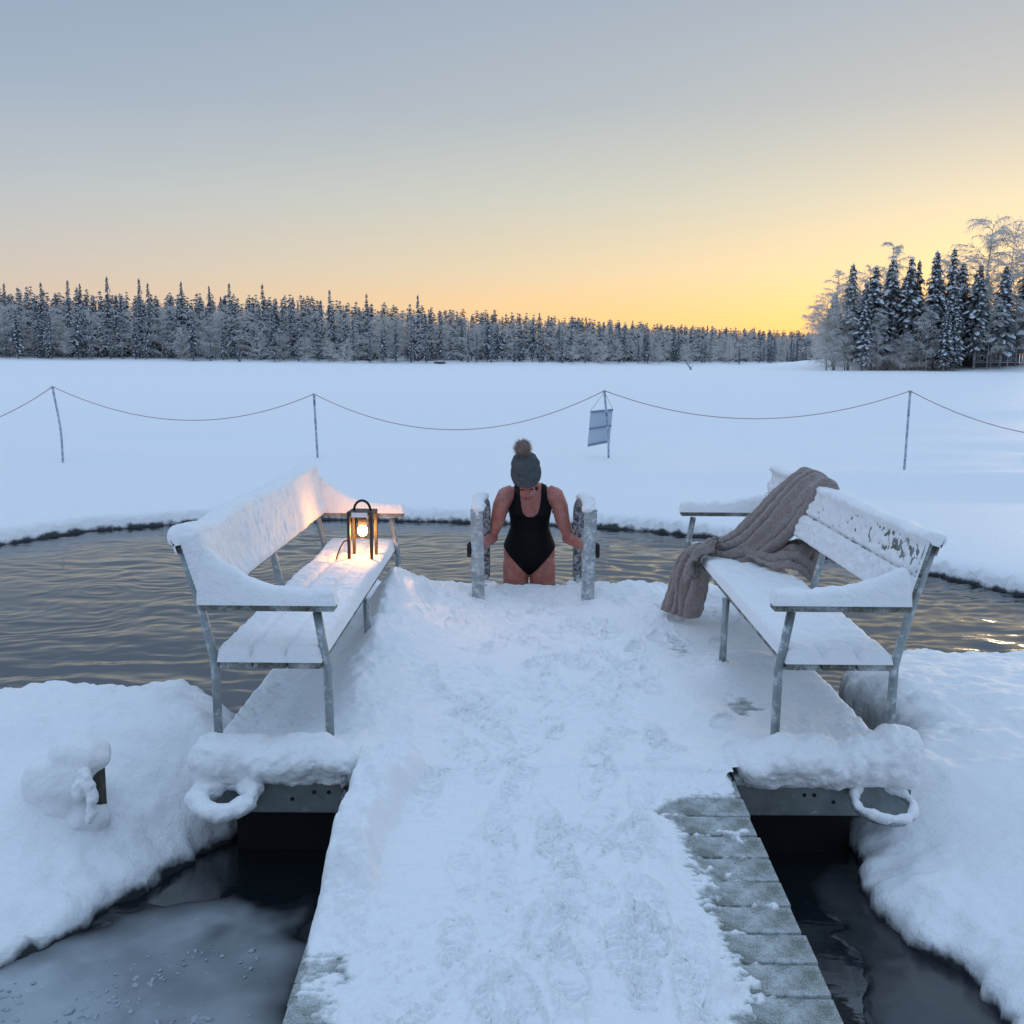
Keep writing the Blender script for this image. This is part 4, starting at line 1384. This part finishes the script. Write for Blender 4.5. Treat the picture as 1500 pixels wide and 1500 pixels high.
def spruce(seed, H=10.0, Rb=1.35, layers=34, per=6, bare=.08):
    """unit spruce of height H: trunk, drooping needle boughs, snow pads lying on the boughs"""
    rg = random.Random(seed)
    tr = MB().tube([(0, 0, -.6), (rg.gauss(0, .03), rg.gauss(0, .03), H * .5), (0, 0, H * .985)], [.13, .085, .012], 7)
    nd, sn = MB(), MB()
    for k in range(layers):
        t = k / (layers - 1)
        z = H * (bare + (1 - bare) * min(1, max(0, t ** .95 + rg.uniform(-.4, .4) / layers))) * .985
        prof = (1 - t) ** .6 * (.45 + .55 * math.sin(min(1, t / .28) * math.pi / 2)) + .035
        Rk = Rb * prof * rg.uniform(.8, 1.15)
        nb = per if t < .8 else max(3, per - 2)
        a0 = rg.uniform(0, 6.28)
        for q in range(nb):
            a = a0 + 2 * math.pi * q / nb + rg.gauss(0, .25)
            r = Rk * rg.choice((.4, .6, .75, .9, 1.0, 1.25)) * rg.uniform(.85, 1.15)
            z_j = rg.uniform(-.5, .5) * H / layers
            dr = Vector((math.cos(a), math.sin(a), 0))
            sd_ = Vector((-dr.y, dr.x, 0))
            droop = r * rg.uniform(.45, .85) * (1.05 - .4 * t)
            wd = .10 + r * rg.uniform(.16, .25)
            p0 = Vector((0, 0, min(H * .98, z + z_j)))
            p1 = p0 + dr * r * .5 - Vector((0, 0, droop * .30))
            p2 = p0 + dr * r - Vector((0, 0, droop))
            nd.add([p0 - sd_ * .03, p0 + sd_ * .03, p1 - sd_ * wd, p1 + sd_ * wd, p2 - sd_ * wd * .35, p2 + sd_ * wd * .35], [(0, 1, 3, 2), (2, 3, 5, 4)])
            for w in range(7):                                   # hanging sprays of twigs
                s_ = rg.uniform(.25, 1.0)
                c = (p0.lerp(p1, s_ * 2) if s_ < .5 else p1.lerp(p2, s_ * 2 - 1)) + sd_ * rg.gauss(0, wd * .6)
                ln = rg.uniform(.12, .34) * (.5 + .6 * r)
                tw_ = sd_ * rg.uniform(-.09, .09) + dr * rg.uniform(-.02, .12)
                nd.add([c - sd_ * rg.uniform(.03, .08), c + sd_ * rg.uniform(.03, .08) + dr * .03, c + tw_ - Vector((0, 0, ln))], [(0, 1, 2)])
            for w in range(2 if r > .35 else 1):                 # snow pads
                if rg.random() < .22:
                    continue
                s_ = rg.uniform(.35, .95)
                c = (p0.lerp(p1, s_ * 2) if s_ < .5 else p1.lerp(p2, s_ * 2 - 1)) + sd_ * rg.gauss(0, wd * .35) + Vector((0, 0, .05))
                ax = (p2 - p0).normalized()
                la, lb, lc = r * rg.uniform(.16, .30) + .05, wd * rg.uniform(.35, .75), rg.uniform(.05, .11)
                up = ax.cross(sd_).normalized()
                if up.z < 0:
                    up = -up
                ring = [c + ax * la * math.cos(g) * rg.uniform(.8, 1.2) + sd_ * lb * math.sin(g) * rg.uniform(.8, 1.2) - Vector((0, 0, .03)) for g in [q2 * math.pi / 3 for q2 in range(6)]]
                sn.add(ring + [c + up * lc, c - up * .04], [(q2, (q2 + 1) % 6, 6) for q2 in range(6)] + [((q2 + 1) % 6, q2, 7) for q2 in range(6)])
    sn.ball((0, 0, H * .985), (.07, .07, .16), 6, 4)
    return (tree_mesh('trunk', tr.v, tr.f, M_BARK), tree_mesh('crown', nd.v, nd.f, M_NEEDLE), tree_mesh('snow', sn.v, sn.f, M_TSNOW))

def birch(seed, H=10.0, spread=.32, dense=1.0, lean=(0, 0), start=.22, fat=1.0):
    """bare birch with hoarfrost on every twig"""
    rg = random.Random(seed)
    tr, cr_ = MB(), MB()
    n = 9
    stem = []
    for k in range(n):
        t = k / (n - 1)
        stem.append(Vector((lean[0] * H * t ** 2 + rg.gauss(0, .05) * (k > 0), lean[1] * H * t ** 2 + rg.gauss(0, .05) * (k > 0), -.5 + (H + .5) * t - .12 * H * (abs(lean[0]) + abs(lean[1])) * t ** 3)))
    tr.tube(stem, [.11 * (1 - .88 * k / (n - 1)) for k in range(n)], 6)
    def strip(a, b, w):
        d = (b - a).normalized()
        s_ = d.cross(Vector((rg.gauss(0, 1), rg.gauss(0, 1), rg.gauss(0, .3)))).normalized() * w * fat
        cr_.add([a - s_, a + s_, b + s_ * .4, b - s_ * .4], [(0, 1, 2, 3)])
    def twigs(p, d, ln, num):
        for _ in range(num):
            dd = (d + Vector((rg.gauss(0, .55), rg.gauss(0, .55), rg.gauss(-.35, .35)))).normalized()
            q = p + dd * ln * rg.uniform(.5, 1.0)
            strip(p, q, .016)
            e_ = q + Vector((dd.x * .4, dd.y * .4, -rg.uniform(.4, 1.0))) * ln * .55
            strip(q, e_, .013)
    nb = int(30 * dense)
    for k in range(nb):
        t = start + (1 - start) * (k + rg.random()) / nb
        f_ = t * (n - 1)
        i = min(n - 2, int(f_))
        p = stem[i].lerp(stem[i + 1], f_ - i)
        a = rg.uniform(0, 6.28)
        ln = H * spread * (.25 + .95 * (1 - t) ** .6) * rg.uniform(.6, 1.1)
        d = Vector((math.cos(a), math.sin(a), rg.uniform(.7, 1.5))).normalized()
        prev = p
        m = 5
        for q in range(1, m + 1):
            d = (d + Vector((math.cos(a) * .10, math.sin(a) * .10, -.22 * q / m)) + Vector((rg.gauss(0, .10), rg.gauss(0, .10), rg.gauss(0, .06)))).normalized()
            nx_ = prev + d * ln / m
            strip(prev, nx_, .045 * (1 - q / (m + 1.5)))
            twigs(nx_, d, ln * .26 + .12, int(rg.choice([4, 5, 6]) * dense))
            prev = nx_
    return (tree_mesh('trunk', tr.v, tr.f, M_BARK), tree_mesh('crown', cr_.v, cr_.f, M_TWIG))

def place_tree(name, meshes, x, y, z, sx, sz, rot, label, group, cat='tree'):
    r = bpy.data.objects.new(name, None)
    COL.objects.link(r)
    r.location = (x, y, z)
    r.rotation_euler = (0, 0, rot)
    r.scale = (sx, sx, sz)
    tag(r, label, cat, group)
    crown = None
    for k, me in enumerate(meshes):
        o = bpy.data.objects.new(('trunk', 'crown', 'snow')[k], me)
        COL.objects.link(o)
        o.parent = crown if k == 2 else r
        if k == 1:
            crown = o
        if k == 2:
            o['kind'] = 'stuff'
    return r

def gz(x, y):
    return float(far_ground(np.array([float(x)]), np.array([float(y)]))[0])

SPR = [spruce(100 + k, 10, (1.35, 1.55, 1.15, 1.7, 1.1, 1.45)[k], (54, 56, 52, 58, 52, 54)[k], 6, (.14, .18, .12, .20, .10, .22)[k]) for k in range(6)]
FAR = [spruce(200 + k, 10, (1.0, 1.2, .8, 1.4, 1.1)[k], 42, 4, (.05, .1, .04, .12, .06)[k]) for k in range(5)]
BIR = [birch(300 + k, 10, (.32, .38, .28, .42)[k], 1.55, ((0, 0), (.03, 0), (0, .02), (-.05, 0))[k], (.2, .25, .18, .3)[k], 1.3) for k in range(4)]
ARCH = [birch(320, 10, .28, 1.4, (-.55, 0), .25, 1.3), birch(321, 10, .32, 1.5, (-.32, .1), .22, 1.3)]
BUSH = [birch(330 + k, 10, .5, 1.7, (0, 0), .05, 1.5) for k in range(2)]

# island: (x at y, y, height, kind, label)
isl = 'trees on the wooded island'
ISLAND = [
 ('s', 40.3, 124.5, 11.6, 0, 'snow laden twin-topped spruce at the near tip of the island'), ('s', 41.4, 122.8, 9.6, 2, 'shorter snow white spruce in front of the tip spruce'),
 ('s', 43.6, 126, 11.5, 3, 'broad bushy spruce right of the island tip'), ('s', 45.9, 127, 12.4, 1, 'dense dark spruce with ragged crown on the island'), ('s', 47.8, 126, 12.4, 5, 'dark spruce just below the thin bare birch'),
 ('s', 49.3, 127.5, 12.0, 4, 'narrow spruce left of the two tallest island spruces'), ('s', 50.2, 124.5, 13.0, 0, 'tall spruce with a bare forked tip'), ('s', 52.2, 124.5, 13.2, 2, 'tallest slender spruce with snow plastered top'),
 ('s', 51.3, 126.5, 11.2, 4, 'spruce squeezed between the two tallest island spruces'), ('s', 54.2, 126.5, 11.6, 1, 'spruce with grey snow pads right of the tallest one'), ('s', 55.0, 123.5, 11.4, 5, 'conical spruce beside the cabin'),
 ('s', 58.3, 124.0, 11.2, 3, 'leaning snow patched spruce in front of the cabin'), ('s', 57.6, 130.5, 10.0, 4, 'dim spruce behind the cabin roof'), ('s', 62.6, 126.5, 12.8, 3, 'wide dark spruce cut by the picture edge'),
 ('s', 50.6, 121.6, 7.6, 2, 'small snow heaped spruce at the island waterline'), ('s', 52.0, 122.0, 8.6, 4, 'slim white spruce with bare lower trunk at the waterline'), ('s', 44.8, 129.5, 10.8, 2, 'spruce half hidden behind the bushy one'),
 ('s', 47.0, 131, 11.5, 4, 'shaded spruce deep inside the island wood'), ('s', 53.0, 131, 11.5, 0, 'shaded spruce behind the tallest pair'), ('s', 60.2, 133, 10.5, 5, 'shaded spruce behind the picture-edge spruce'), ('s', 64.5, 130, 12.8, 1, 'spruce beyond the picture-edge spruce'),
 ('b', 38.6, 124.5, 11.0, 0, 'drooping frosted birch rising over the island tip'), ('b', 37.4, 123.5, 8.6, 1, 'frosted birch leaning out left of the drooping one'), ('a', 38.6, 124, 6.6, 0, 'arching frosted birch bent low toward the lake'), ('a', 38.9, 125, 8.0, 1, 'second bowed birch above the arching one'),
 ('b', 46.8, 129, 14.6, 2, 'thin bare birch sticking up above the island spruces'), ('b', 44.6, 131, 11.8, 0, 'hazy frosted birch crown between the left spruces'), ('b', 57.6, 128.5, 16.4, 3, 'tallest bare birch fanning out against the bright sky'), ('b', 61.0, 129, 15.6, 1, 'golden frosted birch next to the tallest birch'),
 ('b', 56.4, 123.2, 8.4, 2, 'young birch with pale trunk before the cabin'), ('b', 49.0, 122.8, 7.2, 0, 'frosted birch sapling under the tall spruces'), ('b', 43.4, 123.2, 7.0, 2, 'pale stemmed birch among the left spruce trunks'),
 ('b', 53.6, 129, 12.0, 1, 'frosted birch seen through the right spruces'), ('b', 60.8, 125.2, 7.6, 3, 'grey frosted birch beside the dark spruce at the picture edge'),
 ('u', 37.9, 122.6, 4.2, 0, 'round frosted willow bush at the island tip'), ('u', 39.6, 123.4, 5.4, 1, 'taller frosted bush behind the willow at the tip'), ('u', 46.3, 123.6, 4.0, 0, 'frosted bush under the dense dark spruce'), ('u', 48.6, 125.2, 4.6, 1, 'grey frosted bush filling the middle of the island wood'),
]
for k, (kd, x, y, h, var, lb) in enumerate(ISLAND):
    z = gz(x, y)
    rot = 0.0 if kd == 'a' else RNG.uniform(0, 6.28)
    sz = h / 10.0 * (1.09 if kd == 's' else 1.04)
    if kd == 's':
        place_tree('spruce_tree', SPR[var], x, y, z - .05, sz * 1.05, sz, rot, lb, isl)
    elif kd == 'b':
        place_tree('birch_tree', BIR[var], x, y, z - .05, sz, sz, rot, lb, isl)
    elif kd == 'a':
        place_tree('birch_tree', ARCH[var], x, y, z - .05, sz, sz, rot, lb, isl)
    else:
        place_tree('frosted_bush', BUSH[var], x, y, z - .05, sz * 1.1, sz, rot, lb, isl, 'bush')

for k in range(26):
    x, y = 41 + 25 * (k + RNG.random()) / 26, RNG.uniform(129.5, 139)
    h = RNG.uniform(8.6, 11.0)
    if k % 3 == 2:
        place_tree('birch_tree', BUSH[k % 2], x, y, gz(x, y) - .1, h / 10 * .8, h / 10 * .8, RNG.uniform(0, 6.28), 'dim frosted birch thicket tree deep in the island wood', 'thicket inside the island wood')
    else:
        place_tree('spruce_tree', SPR[k % 6], x, y, gz(x, y) - .1, h / 10 * 1.2, h / 10, RNG.uniform(0, 6.28), 'dim spruce deep in the shade of the island wood', 'shaded spruces inside the island wood')
for k in range(9):
    x, y = 42.5 + 2.5 * k + RNG.uniform(-.8, .8), RNG.uniform(125.5, 128.5)
    h = RNG.uniform(3.6, 5.4)
    place_tree('frosted_bush', BUSH[k % 2], x, y, gz(x, y) - .1, h / 10 * 1.15, h / 10, RNG.uniform(0, 6.28), 'frosted undergrowth bush between the island trunks', 'undergrowth bushes on the island', 'bush')

# forest on the far shore
HX = [-130, -95, -61, -40, -26, -8, 8, 35, 60, 90]
HH = [12.2, 11.8, 11.2, 10.4, 9.2, 8.4, 7.4, 6.6, 6.0, 6.0]
rf = random.Random(11)
far_lab = 'slender snowy spruce in the forest across the lake'
cnt = 0
bx_ = -112.0
rows = []
for row, (dy, n_, sp) in enumerate(((2, 66, 2.55), (5, 72, 2.35), (9, 78, 2.15))):
    for k in range(n_):
        x = -110 + sp * k + rf.uniform(-.9, .9)
        rows.append((x, dy + rf.uniform(-1.5, 1.5), row))
for (x, dy, row) in rows:
    if x > 66:
        continue
    y = float(shore(x)) + dy + 1.0
    h = float(np.interp(x, HX, HH)) * (rf.uniform(.42, .85) if row == 0 else rf.uniform(.7, 1.0) if row == 1 else rf.uniform(.82, 1.06))
    if rf.random() < (.30 if row == 0 else .16):
        m_ = BIR[rf.randrange(4)] if rf.random() < .6 else BUSH[rf.randrange(2)]
        h *= .82
        place_tree('birch_tree', m_, x, y, gz(x, y) - .1, h / 10, h / 10, rf.uniform(0, 6.28), 'frosted grey birch in the forest across the lake', 'birches across the lake')
    else:
        if row == 0 and rf.random() < .25:
            h *= .55
        place_tree('spruce_tree', FAR[rf.randrange(5)], x, y, gz(x, y) - .1, h / 10 * rf.uniform(.85, 1.1), h / 10, rf.uniform(0, 6.28), far_lab if h > 5.2 else 'low snowy spruce at the front edge of the forest across the lake', 'spruces across the lake' if h > 5.2 else 'low spruces along the far shore')
# a few tall spires that stand out of the line
for x, dy, h in ((-83.5, 7, 14.6), (-82, 9, 14.0), (-76, 8, 15.2), (-70, 9, 14.8), (-69, 11, 14.0), (-62, 10, 14.2), (-55.5, 9, 13.2), (-52, 12, 13.6), (-44, 9, 13.2), (-31, 10, 11.8), (-15.5, 7, 10.8), (-24, 8, 11.0), (-90, 9, 14.2), (-97, 8, 14.0)):
    y = float(shore(x)) + dy
    place_tree('spruce_tree', FAR[2], x, y, gz(x, y) - .1, h / 10 * .95, h / 10, rf.uniform(0, 6.28), 'tall spire-like spruce standing above the forest across the lake', 'tall spires across the lake')

# the wood behind, one mass
def bake(meshes, spots, name, mat, parent=None):
    vs_, fs_, off = [], [], 0
    cache = {}
    for (mi_, x, y, z, sx, sz, rot) in spots:
        me = meshes[mi_]
        if mi_ not in cache:
            v = np.empty(len(me.vertices) * 3)
            me.vertices.foreach_get('co', v)
            tri = []
            for p in me.polygons:
                q = list(p.vertices)
                for w in range(1, len(q) - 1):
                    tri.append((q[0], q[w], q[w + 1]))
            cache[mi_] = (v.reshape(-1, 3), np.array(tri))
        v, f = cache[mi_]
        c, s_ = math.cos(rot), math.sin(rot)
        q = np.stack([(v[:, 0] * c - v[:, 1] * s_) * sx + x, (v[:, 0] * s_ + v[:, 1] * c) * sx + y, v[:, 2] * sz + z], -1)
        vs_.append(q)
        fs_.append(f + off)
        off += len(v)
    return mesh_obj(name, np.concatenate(vs_), np.concatenate(fs_), mat, parent, False)
LOW = [spruce(400 + k, 10, (1.2, 1.45, 1.0)[k], 34, 3, .04) for k in range(3)]
spots = []
for row in range(6):
    for k in range(110):
        x = (-116 + 2.45 * k if k < 50 else 6.5 + 1.1 * (k - 50)) + rf.uniform(-1, 1)
        if x > 70:
            continue
        y = float(shore(x)) + 14 + row * 5 + rf.uniform(-2, 2)
        h = float(np.interp(x, HX, HH)) * rf.uniform(.80, 1.04)
        spots.append((rf.randrange(3), x, y, gz(x, y) - .2, h / 10 * 1.5, h / 10, rf.uniform(0, 6.28)))
FUZZ = [birch(420 + k, 10, .42, .62, (0, 0), .12, 3.4) for k in range(3)]
fspots = []
for row in range(3):
    for k in range(104):
        x = (-114 + 2.2 * k if k < 54 else 4.8 + 1.3 * (k - 54)) + rf.uniform(-1, 1)
        if x > 68:
            continue
        y = float(shore(x)) + 6.5 + row * 5 + rf.uniform(-2, 2)
        h = float(np.interp(x, HX, HH)) * rf.uniform(.62, .92)
        fspots.append((rf.randrange(3), x, y, gz(x, y) - .2, h / 10 * 1.1, h / 10, rf.uniform(0, 6.28)))
fr = empty('forest', (-20, 190, 0))
fr['kind'] = 'stuff'
fr['label'] = 'dense snowy forest massed behind the far shore'
for j, nm in ((1, 'crown'), (2, 'snow')):
    o = bake([m[j] for m in LOW], spots, nm, (M_NEEDLE, M_TSNOW)[j - 1], fr)
    o.matrix_parent_inverse = Matrix.Translation((20, -190, 0))
    o['kind'] = 'stuff'
o = bake([m[1] for m in FUZZ], fspots, 'birch_twigs', M_TWIG, fr)
o.matrix_parent_inverse = Matrix.Translation((20, -190, 0))
o['kind'] = 'stuff'

# ------------------------------------------------------------------ cabin on the island and small things on the ice
cab = tag(empty('cabin', (58.6, 127.6, gz(58.6, 127.6)), math.radians(8)), 'small grey wooden cabin half hidden behind the island spruces', 'cabin')
M_CAB = new_mat('grey_cabin_boards', (.10, .10, .10), .8)
M_TRIM = new_mat('pale_window_trim', (.45, .46, .47), .7)
M_DARK = new_mat('dark_window_glass', (.01, .012, .015), .1, .5)
MB().box((-3.0, -1.6, -.4), (3.0, 1.6, 2.1)).build('wall', M_CAB, cab)
rf_ = MB()
rf_.add([(-3.5, -2.3, 2.0), (3.5, -2.3, 2.0), (3.5, 0, 3.1), (-3.5, 0, 3.1), (-3.5, 2.3, 2.0), (3.5, 2.3, 2.0), (-3.5, -2.3, 1.85), (3.5, -2.3, 1.85), (3.5, 2.3, 1.85), (-3.5, 2.3, 1.85)],
        [(0, 1, 2, 3), (3, 2, 5, 4), (0, 6, 7, 1), (4, 5, 8, 9), (0, 3, 4, 9, 6), (1, 7, 8, 5, 2), (6, 9, 8, 7)])
ro_ = rf_.build('roof', M_CAB, cab)
sn = MB()
sheet(sn, (-3.55, -2.35, 2.01), (1, 0, 0), Vector((0, 2.35, 1.12)).normalized(), (0, -.43, .9), 7.1, 2.6, lambda u, v: .28 + 0 * u, .12, .15, .03, 4)
sn.build('snow', M_TSNOW, ro_, True)
for wx_ in (-2.1, -.9, .3, 1.5):
    w_ = MB().box((wx_ - .42, -1.64, .55), (wx_ + .42, -1.604, 1.6)).build('window', M_TRIM, cab)
    for px_ in (-.19, .19):
        MB().box((wx_ + px_ - .15, -1.655, .65), (wx_ + px_ + .15, -1.642, 1.5)).build('pane', M_DARK, w_)
for px_ in (-3.2, -1.1, 1.1, 3.2):
    MB().box((px_ - .06, -2.2, -.4), (px_ + .06, -2.08, 1.85)).build('post', M_TRIM, cab)
MB().box((-3.2, -2.17, .35), (3.2, -2.11, .45)).build('railing', M_TRIM, cab)

br = MB().tube([(21.1, 122, -.3), (20.9, 122, .1), (20.3, 122, .9)], [.14, .10, .03], 6)
br.tube([(20.9, 122, .1), (21.3, 122, .35)], [.06, .02], 5)
tag(br.build('branch', M_BARK, None, True), 'dark branch sticking out of the lake snow in front of the far forest', 'branch')
bo_scale = .6
bo_ = tag(empty('rowing_boat', (-11.5, 162.0, .05), math.radians(8)), 'overturned boat under snow on the far shore', 'boat')
bo_.scale = (bo_scale,) * 3
hl = MB().loft([((-1.6, 0, .12), (0, .05, 0), (0, 0, .05)), ((-1.1, 0, .15), (0, .45, 0), (0, 0, .30)), ((0, 0, .18), (0, .62, 0), (0, 0, .40)), ((1.2, 0, .16), (0, .52, 0), (0, 0, .34)), ((1.6, 0, .14), (0, .40, 0), (0, 0, .26))], 14)
hl.build('hull', M_CAB, bo_, True)
sc_ = MB().loft([((-1.4, 0, .33), (0, .2, 0), (0, 0, .12)), ((0, 0, .50), (0, .55, 0), (0, 0, .22)), ((1.5, 0, .40), (0, .40, 0), (0, 0, .16))], 12)
sc_.build('snow_cap', M_TSNOW, bo_, True)
